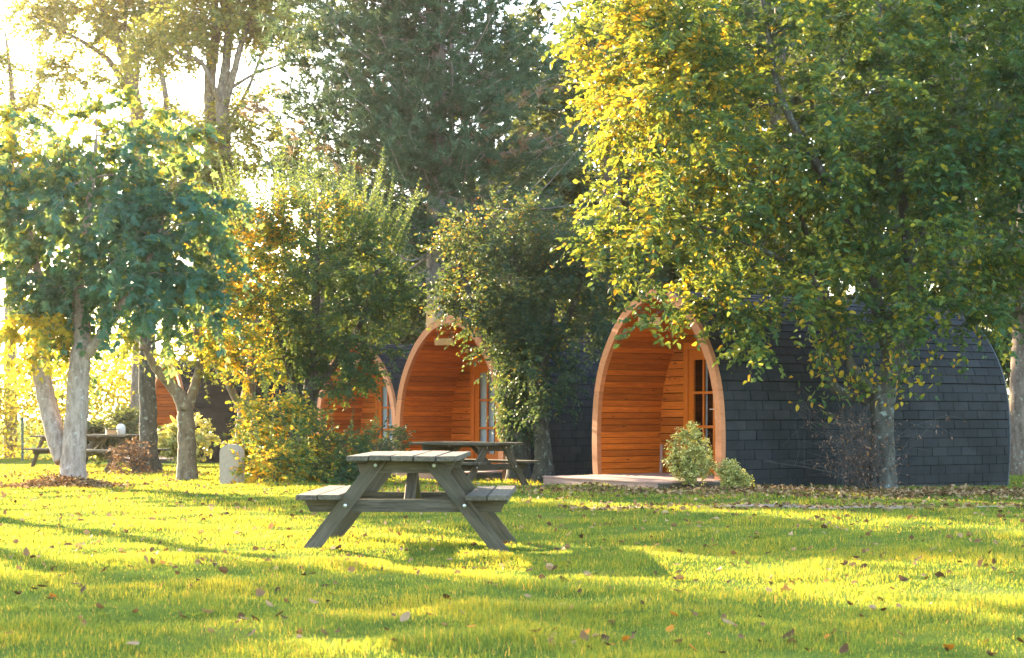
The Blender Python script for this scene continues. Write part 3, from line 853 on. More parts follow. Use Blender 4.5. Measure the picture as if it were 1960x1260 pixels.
def build_tree(name, label, cat, group, base, stems, ells, n_clu, leaf_mat_, bark, seed,
               twigs=7, twig_len=0.45, lpt=14, lsize=0.09, shape="oval", wr=0.6, droop=0.25, flat=0.6,
               tint_bias=None, shoots=0, shoot_len=0.7, trunk_seg=14, rough=0.035, shell=0.35, extra=None, branch_r=0.03, sag=0.0,
               shoot_ells=None, tint_spread=0.5, crown_name="crown"):
    """stems: list of (path points [absolute], radius list). ells: [(centre, radii)] absolute."""
    rng = np.random.default_rng(seed)
    root = empty(name, base)
    tag(root, label, cat, group)
    bx = np.array(base, float)
    tb = Tubes(); br = Tubes(); lv = Leaves()
    nodes = []; nrad = []
    for pts, rad in stems:
        p = smooth_path(pts, 8)
        rr = np.interp(np.linspace(0, 1, len(p)), np.linspace(0, 1, len(rad)), rad)
        p = p + rng.normal(size=p.shape) * rr[:, None] * 0.035
        tb.add(p - bx, rr, trunk_seg, rough, rng)
        st = len(p) // 3 if len(stems) == 1 else len(p) // 4
        nodes += list(p[st:]); nrad += list(rr[st:])
    C, D, ch = ellipsoid_points(rng, ells, n_clu, shell)
    cen = np.mean([e[0] for e in ells], axis=0)
    nodes = np.array(nodes); nrad = np.array(nrad)
    order = np.argsort(np.min(np.linalg.norm(C[:, None] - nodes[None], axis=2), axis=1))
    for ci in order:
        t = C[ci]
        dv = t - nodes
        dist = np.linalg.norm(dv, axis=1)
        cost = dist + 0.6 * np.clip(-dv[:, 2], 0, None) + 0.25 * np.clip(0.02 - nrad, 0, 1) * 20
        k = int(np.argmin(cost))
        p0 = nodes[k]; L = dist[k]
        if L > 0.08:
            out = unit((t - p0)[None])[0]
            mid = p0 + (t - p0) * 0.5 + np.array([0, 0, 0.12 * L]) + rng.normal(size=3) * 0.07 * L
            path = smooth_path([p0, mid, t], 3)
            r0 = min(nrad[k] * 0.75, 0.012 + branch_r * L * 0.6); r1 = max(0.006, r0 * 0.4)
            br.add(path - bx, np.linspace(r0, r1, len(path)), 5)
            nodes = np.vstack([nodes, path[2:]]); nrad = np.concatenate([nrad, np.linspace(r0, r1, len(path))[2:]])
        out = unit((t - ells[ch[ci]][0])[None])[0]
        ctint = rng.random()
        for q in range(twigs):
            d0 = unit((out * 0.9 + rng.normal(size=3) * 0.75 + np.array([0, 0, .15]))[None])[0]
            ln = twig_len * (0.5 + rng.random() * .8)
            m = max(3, int(lpt * ln / twig_len))
            s = np.linspace(0.12, 1, m)
            P = t + d0 * (s * ln)[:, None] + np.array([0, 0, -droop]) * ((s * ln) ** 2 / max(twig_len, .1))[:, None] + rng.normal(size=(m, 3)) * 0.012
            up = np.array([0, 0, 1.0])
            side = np.cross(d0, up); side = side / (np.linalg.norm(side) + 1e-6)
            sg = np.where(np.arange(m) % 2 == 0, 1, -1)[:, None]
            dl = d0 * 0.55 + side * sg * 0.8 + rng.normal(size=(m, 3)) * 0.35 + np.array([0, 0, -.25 - sag])
            nl = unit(up * flat + rng.normal(size=(m, 3)) * (1.05 - flat * .8))
            S = lsize * (0.65 + 0.6 * rng.random(m))
            T = np.clip(ctint * tint_spread + rng.random(m) * (1 - tint_spread * .7) - 0.12, 0, 1) * 0.9
            T = np.where(rng.random(m) < 0.03, 0.9 + 0.1 * rng.random(m), T)
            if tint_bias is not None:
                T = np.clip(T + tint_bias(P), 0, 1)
            lv.add(P - bx, dl, nl, S, T)
            if q < 3:
                br.add(np.array([t, t + d0 * ln * .5 + np.array([0, 0, -droop * ln * .15]), P[-1]]) - bx, [0.006, 0.004, 0.002], 3)
    for q in range(shoots):   # upright long shoots on top
        e = ells[rng.choice(shoot_ells)] if shoot_ells else ells[rng.integers(len(ells))]
        a = rng.random() * 2 * math.pi; rr = math.sqrt(rng.random()) * .9
        p0 = np.array(e[0]) + np.array([math.cos(a) * rr * e[1][0], math.sin(a) * rr * e[1][1], math.sqrt(max(0.05, 1 - rr * rr)) * e[1][2] * .9])
        ln = shoot_len * (0.4 + rng.random())
        o = (p0 - np.array(e[0])); o[2] = 0
        dd = unit((np.array([0, 0, 1.0]) + o / (np.linalg.norm(e[1][:2]) + 1e-6) * 0.7 + rng.normal(size=3) * .12)[None])[0]
        m = int(ln / (lsize * .33)) + 3
        s = np.linspace(0, 1, m)
        P = p0 + dd * (s * ln)[:, None]
        ang = np.arange(m) * 2.4
        sd = np.stack([np.cos(ang), np.sin(ang), np.full(m, .7)], -1)
        lv.add(P - bx, sd + rng.normal(size=(m, 3)) * .2, unit(np.stack([-np.sin(ang), np.cos(ang), np.full(m, 1.0)], -1)), lsize * (1 - .5 * s) * (0.8 + .4 * rng.random(m)),
               np.clip(rng.random(m) * .7 + .1, 0, 1))
        br.add(np.array([p0, p0 + dd * ln * .5, p0 + dd * ln]) - bx, [.006, .004, .002], 3)
    if extra: extra(rng, tb, br, lv, bx)
    link("trunk", tb.mesh("trunk", bark), root)
    if br.n: link("branch_sprays", br.mesh("branches", bark), root)
    link(crown_name, lv.mesh("crown", leaf_mat_, shape, wr), root)
    return root

def gp(px, d): x = W(px, d); return np.array([x, d, g(x, d)])
def pt(px, py, d): return np.array([W(px, d), d, Z(py, d)])

TG = "trees standing around the cabins"

# --- twin-trunk maple at left
b = gp(138, 26.2)
build_tree("maple_tree", "twin-trunk maple with large blue-green leaves at left", "tree", TG, b,
    [([b + [0.02, 0, -.1], pt(140, 880, 26.2), pt(146, 800, 26.2), pt(152, 700, 26.2), pt(158, 640, 26.25), pt(150, 540, 26.3), pt(170, 400, 26.3), pt(185, 260, 26.3)], [.24, .185, .17, .16, .13, .09, .06, .02]),
     ([pt(122, 885, 26.3), pt(108, 840, 26.35), pt(86, 750, 26.5), pt(78, 690, 26.5), pt(90, 600, 26.5), pt(60, 470, 26.4), pt(40, 330, 26.3)], [.13, .15, .14, .13, .09, .05, .02]),
     ([pt(156, 690, 26.2), pt(185, 655, 26.1), pt(215, 610, 26.0), pt(270, 530, 25.9), pt(310, 430, 25.9)], [.10, .08, .075, .05, .015])],
    [(pt(190, 400, 26.3), (1.7, 1.2, 1.65)), (pt(110, 290, 26.2), (1.1, 1.0, 1.0)), (pt(260, 290, 26.2), (1.0, 1.0, .8)), (pt(40, 420, 26.2), (.9, 1.0, 1.2)), (pt(340, 430, 26.0), (.8, .8, .8)), (pt(300, 500, 25.8), (1.05, 1.1, .95)), (pt(70, 520, 26.2), (1.0, 1.2, .9)), (pt(340, 580, 25.8), (.75, .7, .35)), (pt(90, 640, 26.6), (.55, .8, .35)), (pt(230, 560, 26.0), (1.1, 1.0, .5))],
    190, MAT["maple"], MAT["bark_pale"], 21, twigs=8, twig_len=.55, lpt=12, lsize=.118, shell=.12, tint_spread=.3, shape="maple", wr=1.0, droop=.5, flat=.55, sag=.35, trunk_seg=18, rough=.035,
    tint_bias=lambda P: np.where((P[:, 2] < 2.6) & (P[:, 0] < -6.6), .5, -.12) + .45 * np.clip((P[:, 2] - 4.3) / 1.3, 0, 1) + .25 * np.clip((-7.0 - P[:, 0]) / .8, 0, 1))  # sunlight on top and left painted yellow; low left leaves are yellow themselves

# --- grey trunk behind
b = gp(285, 35)
build_tree("lime_tree", "straight grey trunk with yellow foliage, behind the maple and beside the far picnic tables", "tree", TG, b,
    [([b + [0, 0, -.1], pt(284, 860, 35), pt(283, 780, 35), pt(282, 660, 35), pt(286, 500, 35), pt(280, 340, 35)], [.30, .19, .175, .165, .13, .05])],
    [(pt(285, 470, 35), (1.9, 1.8, 1.5)), (pt(240, 650, 34.8), (.9, 1, .35)), (pt(330, 640, 34.6), (.9, .9, .4)), (pt(290, 690, 34.6), (.55, .6, .25))],
    38, MAT["yellow_leaf"], MAT["bark_grey"], 22, twigs=6, twig_len=.4, lpt=11, lsize=.10, droop=.35)

# --- small leaning tree
b = gp(358, 29.4)
build_tree("young_hornbeam", "small tree with a bent fork, between the maple and the stone marker", "tree", TG, b,
    [([b + [0, 0, -.1], pt(358, 880, 29.4), pt(356, 810, 29.4), pt(352, 775, 29.4), pt(330, 740, 29.4), pt(295, 700, 29.3), pt(270, 650, 29.3)], [.21, .16, .145, .135, .10, .07, .03]),
     ([pt(357, 850, 29.4), pt(357, 800, 29.4), pt(368, 755, 29.4), pt(382, 700, 29.3), pt(376, 640, 29.3), pt(390, 560, 29.3)], [.09, .10, .085, .07, .05, .02])],
    [(pt(310, 640, 29.3), (1.0, 1.0, .5)), (pt(390, 620, 29.3), (.75, .9, .7)), (pt(400, 500, 29.5), (.8, .8, .8)), (pt(345, 690, 29.1), (.7, .6, .3))],
    58, MAT["yellow_leaf"], MAT["bark_brown"], 23, twigs=6, twig_len=.33, lpt=12, lsize=.075, droop=.3, tint_bias=lambda P: np.full(len(P), -.15))

# --- hornbeam behind
b = gp(468, 33.5)
build_tree("hornbeam_tree", "low-forking tree rising behind the bright yellow shrub", "tree", TG, b,
    [([b + [0, 0, -.1], pt(468, 830, 33.5), pt(470, 800, 33.5), pt(475, 760, 33.5), pt(484, 700, 33.5), pt(490, 600, 33.5)], [.24, .18, .16, .14, .11, .04]),
     ([pt(468, 800, 33.5), pt(455, 770, 33.5), pt(438, 735, 33.4), pt(420, 680, 33.4), pt(410, 600, 33.4)], [.10, .08, .07, .06, .03])],
    [(pt(455, 610, 33.4), (1.1, 1.1, 1.0)), (pt(450, 690, 33.0), (.9, .8, .5)), (pt(500, 680, 33.2), (.8, .8, .5))],
    58, MAT["hornbeam"], MAT["bark_brown"], 24, twigs=6, twig_len=.36, lpt=13, lsize=.08, droop=.2, tint_bias=lambda P: np.full(len(P), .12))

# --- main round hornbeam
b = gp(588, 29.5)
build_tree("hornbeam_tree", "dense round-headed hornbeam with tall upright shoots, left of centre", "tree", TG, b,
    [([b + [0, 0, -.1], pt(588, 880, 29.5), pt(590, 800, 29.5), pt(594, 740, 29.5), pt(602, 640, 29.5), pt(606, 520, 29.5), pt(610, 420, 29.5)], [.2, .14, .13, .12, .09, .05, .02]),
     ([pt(590, 790, 29.5), pt(566, 760, 29.4), pt(552, 700, 29.4), pt(520, 600, 29.4)], [.08, .07, .06, .03]),
     ([pt(592, 760, 29.5), pt(640, 700, 29.4), pt(690, 620, 29.4), pt(720, 520, 29.4)], [.08, .06, .05, .02])],
    [(pt(600, 540, 29.5), (1.65, 1.5, 1.45)), (pt(660, 640, 29.2), (.95, 1.0, .9)), (pt(500, 640, 29.3), (.9, 1.0, .8)), (pt(480, 500, 29.5), (.85, 1.0, .95)), (pt(700, 540, 29.4), (.75, .9, .8)), (pt(620, 740, 29.2), (.6, .6, .4)), (pt(655, 700, 29.0), (.6, .5, .4))],
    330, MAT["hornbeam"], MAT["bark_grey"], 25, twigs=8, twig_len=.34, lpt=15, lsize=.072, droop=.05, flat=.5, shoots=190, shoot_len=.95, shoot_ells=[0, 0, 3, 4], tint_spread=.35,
    tint_bias=lambda P: -.12 + .6 * np.clip((-3.5 - P[:, 0]) / 1.0, 0, 1) + .45 * np.clip((P[:, 2] - 3.4) / 1.3, 0, 1))  # crown yellows leftward and upward: sunlight put into the leaf colour

# --- ivy-covered hornbeam in the middle
def ivy(rng, tb, br, lv, bx):
    for k in range(900):
        z = rng.random() ** .9 * 2.6 + .75
        a = rng.random() * 2 * math.pi; rr = .22 + .12 * rng.random() ** 2 + .14 * max(0, z - 1.5) * rng.random()
        c = np.array([bx[0] + rr * math.cos(a) + .02, bx[1] + rr * math.sin(a), bx[2] + z])
        m = 9
        P = c + rng.normal(size=(m, 3)) * .09
        o = np.array([math.cos(a), math.sin(a), 0])
        lv.add(P - bx, np.array([0, 0, -1.0]) + o * .4 + rng.normal(size=(m, 3)) * .5, unit(o + rng.normal(size=(m, 3)) * .5), .075 * (.6 + .7 * rng.random(m)), np.clip(rng.random(m) * .85, 0, 1))
    for k in range(70):
        a = rng.random() * 2 * math.pi
        z0 = .2 + rng.random() * 1.0
        p = [np.array([.2 * math.cos(a), .2 * math.sin(a), z0])]
        for s in range(6):
            a += rng.normal() * .18
            p.append(np.array([(.21 + .02 * s) * math.cos(a), (.21 + .02 * s) * math.sin(a), z0 + .38 * (s + 1)]))
        br.add(np.array(p), np.linspace(.018, .006, 7), 4)
b = gp(992, 30.2)
build_tree("hornbeam_tree", "ivy-covered hornbeam with a tangled trunk, between the two nearest pods", "tree", TG, b,
    [([b + [0, 0, -.1], pt(992, 860, 30.2), pt(990, 780, 30.2), pt(988, 680, 30.2), pt(985, 560, 30.2), pt(980, 450, 30.2)], [.25, .19, .2, .19, .12, .03]),
     ([pt(990, 740, 30.2), pt(1040, 680, 30.1), pt(1090, 600, 30.0), pt(1120, 520, 30.0)], [.09, .08, .06, .02]),
     ([pt(988, 700, 30.2), pt(930, 620, 30.1), pt(890, 540, 30.0), pt(870, 470, 30.0)], [.09, .07, .05, .02]),
     ([pt(1040, 915, 29.9), pt(1040, 880, 29.9), pt(1036, 820, 29.9), pt(1030, 760, 29.9), pt(1040, 680, 29.9), pt(1060, 580, 29.9)], [.21, .16, .14, .13, .10, .04])],
    [(pt(1005, 560, 30.2), (1.4, 1.3, 1.0)), (pt(912, 515, 30.0), (.62, .8, .6)), (pt(1090, 580, 30.0), (.85, .9, .95)), (pt(1050, 690, 29.5), (.75, .6, .7)), (pt(1010, 700, 29.4), (.6, .4, .7)), (pt(1040, 770, 29.4), (.45, .35, .3)), (pt(1000, 460, 30.2), (1.5, 1.2, .6)), (pt(955, 650, 29.8), (.35, .4, .4))],
    250, MAT["hornbeam_ivy"], MAT["bark_grey"], 26, twigs=8, twig_len=.46, lpt=14, lsize=.072, droop=.15, flat=.4, shoots=90, shoot_len=.7, shoot_ells=[0, 4, 4], extra=ivy,
    tint_bias=lambda P: np.where(P[:, 0] < -.5, .15, -.05) + .2 * np.clip((P[:, 2] - 3.6) / 1.0, 0, 1), tint_spread=.35)

# --- large right tree
b = gp(1690, 25.2)
def g_extra(rng, tb, br, lv, bx):
    # leafy sprouts round the fork
    for k in range(46):
        c = pt(1690, 720, 25.0) + rng.normal(size=3) * np.array([.42, .25, .16]) + np.array([-.12, 0, 0])
        m = 8
        P = c + rng.normal(size=(m, 3)) * .12
        lv.add(P - bx, rng.normal(size=(m, 3)) + [0, 0, -.5], unit(rng.normal(size=(m, 3)) + [0, -.3, .5]), .10 * (.6 + .6 * rng.random(m)), np.clip(rng.random(m) * 1.15, 0, 1))
    for k in range(20):
        c = pt(1575, 690, 24.9) + rng.normal(size=3) * np.array([.14, .15, .35])
        m = 7
        P = c + rng.normal(size=(m, 3)) * .12
        lv.add(P - bx, rng.normal(size=(m, 3)) + [0, 0, -.5], unit(rng.normal(size=(m, 3)) + [0, -.3, .5]), .10 * (.6 + .6 * rng.random(m)), np.clip(rng.random(m) * 1.2, 0, 1))
build_tree("beech_tree", "large tree with golden leaves on its left side, in front of the nearest pod", "tree", TG, b,
    [([b + [0, 0, -.1], pt(1690, 900, 25.2), pt(1688, 820, 25.2), pt(1690, 760, 25.2), pt(1694, 735, 25.2)], [.26, .185, .165, .18, .19]),
     ([pt(1690, 750, 25.2), pt(1706, 690, 25.2), pt(1690, 630, 25.2), pt(1660, 520, 25.2), pt(1600, 380, 25.0), pt(1500, 200, 24.8), pt(1470, 60, 24.8), pt(1450, -60, 24.8)], [.13, .13, .11, .09, .075, .05, .04, .02]),
     ([pt(1696, 745, 25.2), pt(1722, 690, 25.3), pt(1748, 620, 25.4), pt(1740, 480, 25.6), pt(1720, 330, 25.6), pt(1690, 150, 25.6), pt(1680, -60, 25.6)], [.12, .115, .10, .085, .07, .05, .02]),
     ([pt(1684, 755, 25.2), pt(1650, 730, 25.1), pt(1625, 690, 25.0), pt(1612, 640, 25.0), pt(1560, 540, 24.8), pt(1440, 470, 24.4), pt(1300, 420, 24.2)], [.085, .08, .07, .06, .05, .035, .012]),
     ([pt(1660, 770, 25.3), pt(1600, 745, 25.2), pt(1586, 700, 25.1), pt(1588, 640, 25.1), pt(1560, 500, 25.0), pt(1500, 330, 24.8)], [.06, .075, .075, .07, .05, .02]),
     ([pt(1740, 480, 25.6), pt(1830, 330, 25.5), pt(1900, 270, 25.4), pt(1990, 150, 25.4)], [.07, .06, .055, .03])],
    [(pt(1560, 180, 25.0), (3.3, 2.3, 2.3)), (pt(1310, 250, 24.4), (1.65, 1.5, 2.2)), (pt(1280, 60, 24.6), (1.3, 1.5, 1.4)), (pt(1750, 400, 25.0), (2.6, 2.0, 1.3)), (pt(1420, 480, 24.2), (1.7, 1.2, .75)),
     (pt(1230, 500, 24.0), (1.0, .8, .55)), (pt(1640, 560, 24.4), (1.5, 1.0, .5)), (pt(1840, 550, 24.8), (1.2, 1.0, .5)), (pt(1860, 160, 25.2), (2.2, 2.0, 2.2)), (pt(1300, 575, 23.9), (.7, .5, .3)), (pt(1150, 470, 24.0), (.5, .5, .5)), (pt(1450, 590, 24.1), (1.0, .7, .4)), (pt(1570, 610, 24.2), (1.2, .6, .34)), (pt(1780, 605, 24.5), (1.2, .7, .34)), (pt(1350, 590, 23.9), (.6, .5, .22)), (pt(1480, 630, 24.2), (.7, .5, .22))],
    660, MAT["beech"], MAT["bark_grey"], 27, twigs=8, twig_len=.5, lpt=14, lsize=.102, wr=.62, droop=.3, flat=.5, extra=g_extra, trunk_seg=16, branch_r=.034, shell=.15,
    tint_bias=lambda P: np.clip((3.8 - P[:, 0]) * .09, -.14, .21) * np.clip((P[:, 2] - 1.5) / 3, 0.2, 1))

# ------------------------------------------------------------------ pine behind the pods
def pine():
    rng = np.random.default_rng(31)
    bx = np.array([PINE[0], PINE[1], g(*PINE)])
    root = empty("pine_tree", bx)
    tag(root, "tall pine with tufted needles rising behind the second pod", "tree", TG)
    tb = Tubes(); br = Tubes(); lv = Leaves()
    p = smooth_path([(0, 0, -.1), (.02, 0, 2), (-.03, 0, 5), (.05, 0, 9), (0, 0, 13), (.1, 0, 16)], 8)
    tb.add(p, np.interp(p[:, 2], [0, 2, 9, 16], [.30, .22, .15, .03]), 14, .06, rng)
    # second leader
    p2 = smooth_path([(.03, 0, 5.0), (.3, .1, 7), (.32, .1, 10), (.3, .1, 13)], 5)
    tb.add(p2, np.linspace(.09, .03, len(p2)), 8, .05, rng)
    for k in range(275):
        z = 4.1 + 8.2 * rng.random() ** .9
        a = rng.random() * 2 * math.pi
        if rng.random() < .10: a = math.pi + rng.normal() * .5
        L = (1.3 + 2.3 * rng.random()) * np.interp(z, [4, 6, 9, 12, 16], [.85, 1.0, 1.1, .95, .5])
        if math.cos(a) < 0: L *= 1.25 if z < 6.3 else 1.0
        d = np.array([math.cos(a), math.sin(a) * .8, .10 + .2 * rng.normal()])
        s0 = np.array([0, 0, z])
        pth = smooth_path([s0, s0 + d * L * .5 + [0, 0, -.08 * L] + rng.normal(size=3) * .12, s0 + d * L + [0, 0, .10 * L]], 5)
        br.add(pth, np.linspace(.026, .006, len(pth)), 5)
        brown = rng.random() < .09
        nt = int(7 + 8.5 * L)
        for q in range(nt):
            f = .25 + .75 * rng.random() ** .8
            c = pth[int(f * (len(pth) - 1))] + rng.normal(size=3) * np.array([.26, .26, .15])
            ax = unit((d + rng.normal(size=3) * .6 + np.array([0, 0, .35]))[None])[0]
            m = 22
            dn = unit(ax * .75 + rng.normal(size=(m, 3)) * .55)
            P = c + ax * (rng.random(m)[:, None] * .18)
            T = np.clip(rng.random(m) * .55 + rng.random() * .25, 0, .84)
            if brown and rng.random() < .7: T = .88 + .12 * rng.random(m)
            lv.add(P, dn, unit(rng.normal(size=(m, 3))), .16 + .07 * rng.random(m), T)
    link("trunk", tb.mesh("trunk", MAT["bark_pine"]), root)
    link("branch_sprays", br.mesh("branches", MAT["bark_pine"]), root)
    link("crown", lv.mesh("crown", MAT["pine"], "needle", .16), root)
pine()

# ------------------------------------------------------------------ tall trees at the back left
def tall(px, d, label, seed, lean, h, ells, mat="far_leaf", n=90, ls=.2, twl=.7, name="oak_tree", bark="bark_brown", r=.32, lpt=11, twigs=6, fork=True, group="tall trees behind the cabins"):
    b_ = gp(px, d)
    st = [([b_ + [0, 0, -.2], b_ + [lean * .2, 0, h * .25], b_ + [lean * .5, 0, h * .5], b_ + [lean, 0, h * .85]], [r * 1.3, r, r * .75, r * .15])]
    if fork:
        st.append(([b_ + [lean * .3, 0, h * .34], b_ + [lean * .4 + .9, .2, h * .5], b_ + [lean + 2.0, .3, h * .8]], [r * .6, r * .45, r * .1]))
        st.append(([b_ + [lean * .35, 0, h * .40], b_ + [lean * .4 - 1.0, -.2, h * .55], b_ + [lean - 2.2, -.3, h * .8]], [r * .5, r * .4, r * .1]))
    return build_tree(name, label, "tree", group, b_, st, ells, n, MAT[mat], MAT[bark], seed, twigs=twigs, twig_len=twl, lpt=lpt, lsize=ls, shape="diamond", wr=.6, droop=.2, flat=.35, trunk_seg=10, shell=.2, branch_r=.02)

def tall_px(px, d, label, seed, stems, ells, n, ls):
    b_ = gp(px, d)
    st = [([b_ + [0, 0, -.2]] * (k == 0) + [pt(x, y, d + dd) for x, y, dd in pts], rad) for k, (pts, rad) in enumerate(stems)]
    return build_tree("oak_tree", label, "tree", "tall trees behind the cabins", b_, st, [(pt(x, y, d + dd), r_) for x, y, dd, r_ in ells], n, MAT["far_leaf"], MAT["bark_brown"], seed,
        twigs=6, twig_len=.65, lpt=11, lsize=ls, shape="diamond", wr=.6, droop=.2, flat=.35, trunk_seg=10, shell=.05, branch_r=.014)
tall_px(424, 50, "tall forked tree standing in the bright sky gap behind the hornbeams", 41,
    [([(426, 700, 0), (424, 420, 0), (428, 260, 0), (424, 190, 0), (434, 110, 0), (440, 0, 0), (450, -150, 0)], [.34, .26, .24, .22, .17, .13, .1, .03]),
     ([(404, 780, .6), (403, 400, .6), (404, 260, .6), (402, 150, .6), (412, 60, .6), (408, -150, .6)], [.26, .22, .2, .17, .14, .05]),
     ([(427, 210, 0), (450, 130, -.3), (466, 70, -.3), (500, -20, -.4), (540, -120, -.4)], [.13, .10, .08, .06, .02]),
     ([(425, 200, 0), (405, 160, -.5), (385, 120, -.6), (340, 100, -.8), (310, 60, -.8)], [.09, .07, .06, .04, .02]),
     ([(440, 170, 0), (490, 140, .3), (540, 120, .4), (590, 70, .4)], [.06, .04, .03, .015]),
     ([(424, 250, 0), (470, 180, .3), (520, 60, .5), (560, 10, .6)], [.06, .05, .03, .015])],
    [(400, 20, 0, (1.6, 1.4, 1.0)), (300, 100, -.5, (.9, 1, .7)), (360, 80, -.3, (1.0, 1, .5)), (490, 40, 0, (1.0, 1.2, .7)), (570, 20, .4, (.9, 1, .6)), (450, 250, 0, (1.1, 1.0, .6)), (400, 300, 0, (1.3, 1.2, .7)), (430, -90, 0, (2.4, 2, 1.4)), (480, 200, .3, (.7, .7, .5)), (380, 400, 0, (1.6, 1.4, 1.2)), (340, 330, 0, (1.2, 1.2, .8)), (520, 300, .3, (1.3, 1.0, .6)), (540, 60, .3, (1.1, 1.0, .6)), (600, 330, .5, (1.2, 1.0, .5))], 620, .15)
tall_px(262, 55, "leaning pale-leaved tree left of the tall forked tree", 42,
    [([(270, 600, 0), (268, 300, 0), (256, 180, 0), (235, 100, 0), (205, 40, 0), (170, -60, 0)], [.3, .24, .22, .2, .15, .11, .04]),
     ([(262, 220, 0), (225, 140, 0), (190, 100, .3), (120, 60, .4), (60, 30, .4)], [.13, .11, .08, .05, .02]),
     ([(258, 190, 0), (262, 110, -.2), (240, 40, -.2), (250, -60, -.2)], [.1, .08, .06, .03]),
     ([(300, 260, 0), (318, 200, 0), (305, 110, 0), (310, 0, 0), (300, -80, 0)], [.11, .1, .09, .07, .03])],
    [(150, 40, .3, (1.7, 1.3, .7)), (210, -20, 0, (1.5, 1.3, .8)), (250, 60, 0, (1.1, 1.1, .8)), (300, 30, 0, (.9, 1, .9)), (230, 150, 0, (.9, .9, .5)), (310, 250, 0, (1.2, 1.2, .8)), (60, 20, .4, (1.0, 1, .5)), (180, -120, 0, (3, 2, 1.3)), (120, 150, 0, (1.2, 1, .5))], 360, .165)
tall_px(20, 60, "thin pale tree at the far left edge before the sky", 43,
    [([(20, 600, 0), (18, 380, 0), (24, 200, 0), (10, 60, 0)], [.25, .2, .16, .1, .03])],
    [(30, 240, 0, (1.0, 1.2, 1.0)), (60, 420, 0, (1.8, 1.5, 1.3)), (-30, 120, 0, (1.2, 1.2, 1.2)), (70, 200, 0, (.6, .6, .4)), (110, 330, 0, (1.4, 1.2, .9))], 150, .18)
d = 47
tall(1165, d, "dark evergreen tree between the pine and the golden tree", 44, .2, 18,
     [(pt(1150, 300, d), (2.2, 2, 3.4)), (pt(1120, 60, d), (2.2, 2, 3)), (pt(1040, 420, d), (1.6, 1.6, 1.6)), (pt(1180, 520, d), (2.2, 2, 1.6))], "dark_leaf", 190, .2, .6, "evergreen_tree", r=.3, lpt=14, twigs=8, fork=False)
d = 44
tall(1480, d, "dark broad tree behind the nearest pod", 45, .2, 16,
     [(pt(1460, 420, d), (3.2, 2.2, 2.8)), (pt(1500, 120, d), (3.4, 2.2, 3.0)), (pt(1350, 520, d), (2.2, 2, 1.6))], "dark_leaf", 230, .22, .65, "evergreen_tree", r=.35, lpt=13, twigs=8, fork=False)
d = 40
tall(1830, d, "dark tree behind the rear end of the nearest pod", 46, .1, 16,
     [(pt(1800, 380, d), (3.0, 2.0, 2.8)), (pt(1850, 100, d), (3.0, 2.2, 2.8)), (pt(1930, 560, d), (1.6, 1.6, 1.2))], "dark_leaf", 210, .2, .6, "evergreen_tree", r=.35, lpt=13, twigs=8, fork=False)
d = 33
tall(1955, d, "dark tree trunk at the right edge beyond the nearest pod", 47, .3, 12,
     [(pt(1960, 560, d), (1.1, 1.2, .7)), (pt(2010, 380, d), (1.8, 1.6, 1.8))], "dark_leaf", 90, .14, .5, "evergreen_tree", r=.22, lpt=13, twigs=7, fork=False)
d = 46
tall(930, d, "dark tree filling the gap behind the pine", 48, .1, 15,
     [(pt(900, 500, d), (2.4, 2, 2.0)), (pt(760, 520, d), (1.8, 1.8, 1.8)), (pt(1000, 280, d), (2.2, 2, 2.6))], "dark_leaf", 170, .2, .6, "evergreen_tree", r=.3, lpt=13, twigs=8, fork=False)
d = 48
tall(610, d, "dark tree low behind the round hornbeam", 49, .1, 9,
     [(pt(600, 560, d), (2.6, 2, 1.9)), (pt(520, 640, d), (2.0, 2, 1.2)), (pt(700, 420, d), (1.8, 1.6, 1.3))], "dark_leaf", 150, .19, .6, "evergreen_tree", r=.25, lpt=13, twigs=8, fork=False)

# ------------------------------------------------------------------ shrubs
SG = "shrubs around the lawn"
def shrub(name, label, px, d, ells, mat, seed, n=90, ls=.06, twl=.28, lpt=12, twigs=7, stems=9, shoots=0, shape="oval", bark="twig", h=.8, spread=.5, tb=None, shell=.2, group=SG, cat="shrub", flat=.4, droop=.1):
    b_ = gp(px, d)
    rng = np.random.default_rng(seed)
    st = []
    for i in range(stems):
        a = rng.random() * 2 * math.pi; rr = spread * (.3 + .7 * rng.random())
        o = np.array([math.cos(a) * rr, math.sin(a) * rr, 0])
        st.append(([b_ + o * .12 + [0, 0, -.05], b_ + o * .45 + [0, 0, h * .5], b_ + o + [0, 0, h]], [.016, .012, .006]))
    return build_tree(name, label, cat, group, b_, st, ells, n, MAT[mat], MAT[bark], seed, twigs=twigs, twig_len=twl, lpt=lpt, lsize=ls, shape=shape, droop=droop, flat=flat, trunk_seg=5, rough=0, shell=shell, branch_r=.012, shoots=shoots, shoot_len=.5, tint_bias=tb, crown_name="foliage")

d = 27.9
shrub("sprouting_shrub", "bright yellow-green shrub sprawling at the foot of the round hornbeam", 570, d,
      [(pt(550, 850, d), (.95, .8, .5)), (pt(650, 880, d), (.75, .7, .33)), (pt(503, 882, d - 1.5), (.36, .3, .38)), (pt(535, 895, d - 1.2), (.6, .4, .25)), (pt(560, 900, d - .3), (1.0, .6, .2)), (pt(520, 800, d), (.55, .5, .3))],
      "hornbeam", 51, 170, .07, .34, 13, 7, 16, 30, spread=.9, h=.9, tb=lambda P: np.clip((-2.6 - P[:, 0]) * .34, 0, .4))  # leaf colour yellower leftward, painting the sunlit side of the shrub
d = 44
shrub("laurel_shrub", "dark rounded shrub behind the far picnic tables", 225, d,
      [(pt(225, 830, d), (1.0, .8, .5)), (pt(180, 840, d), (.5, .6, .35))], "dark_leaf", 52, 80, .12, .3, 11, 7, 8, spread=.7)
d = 42
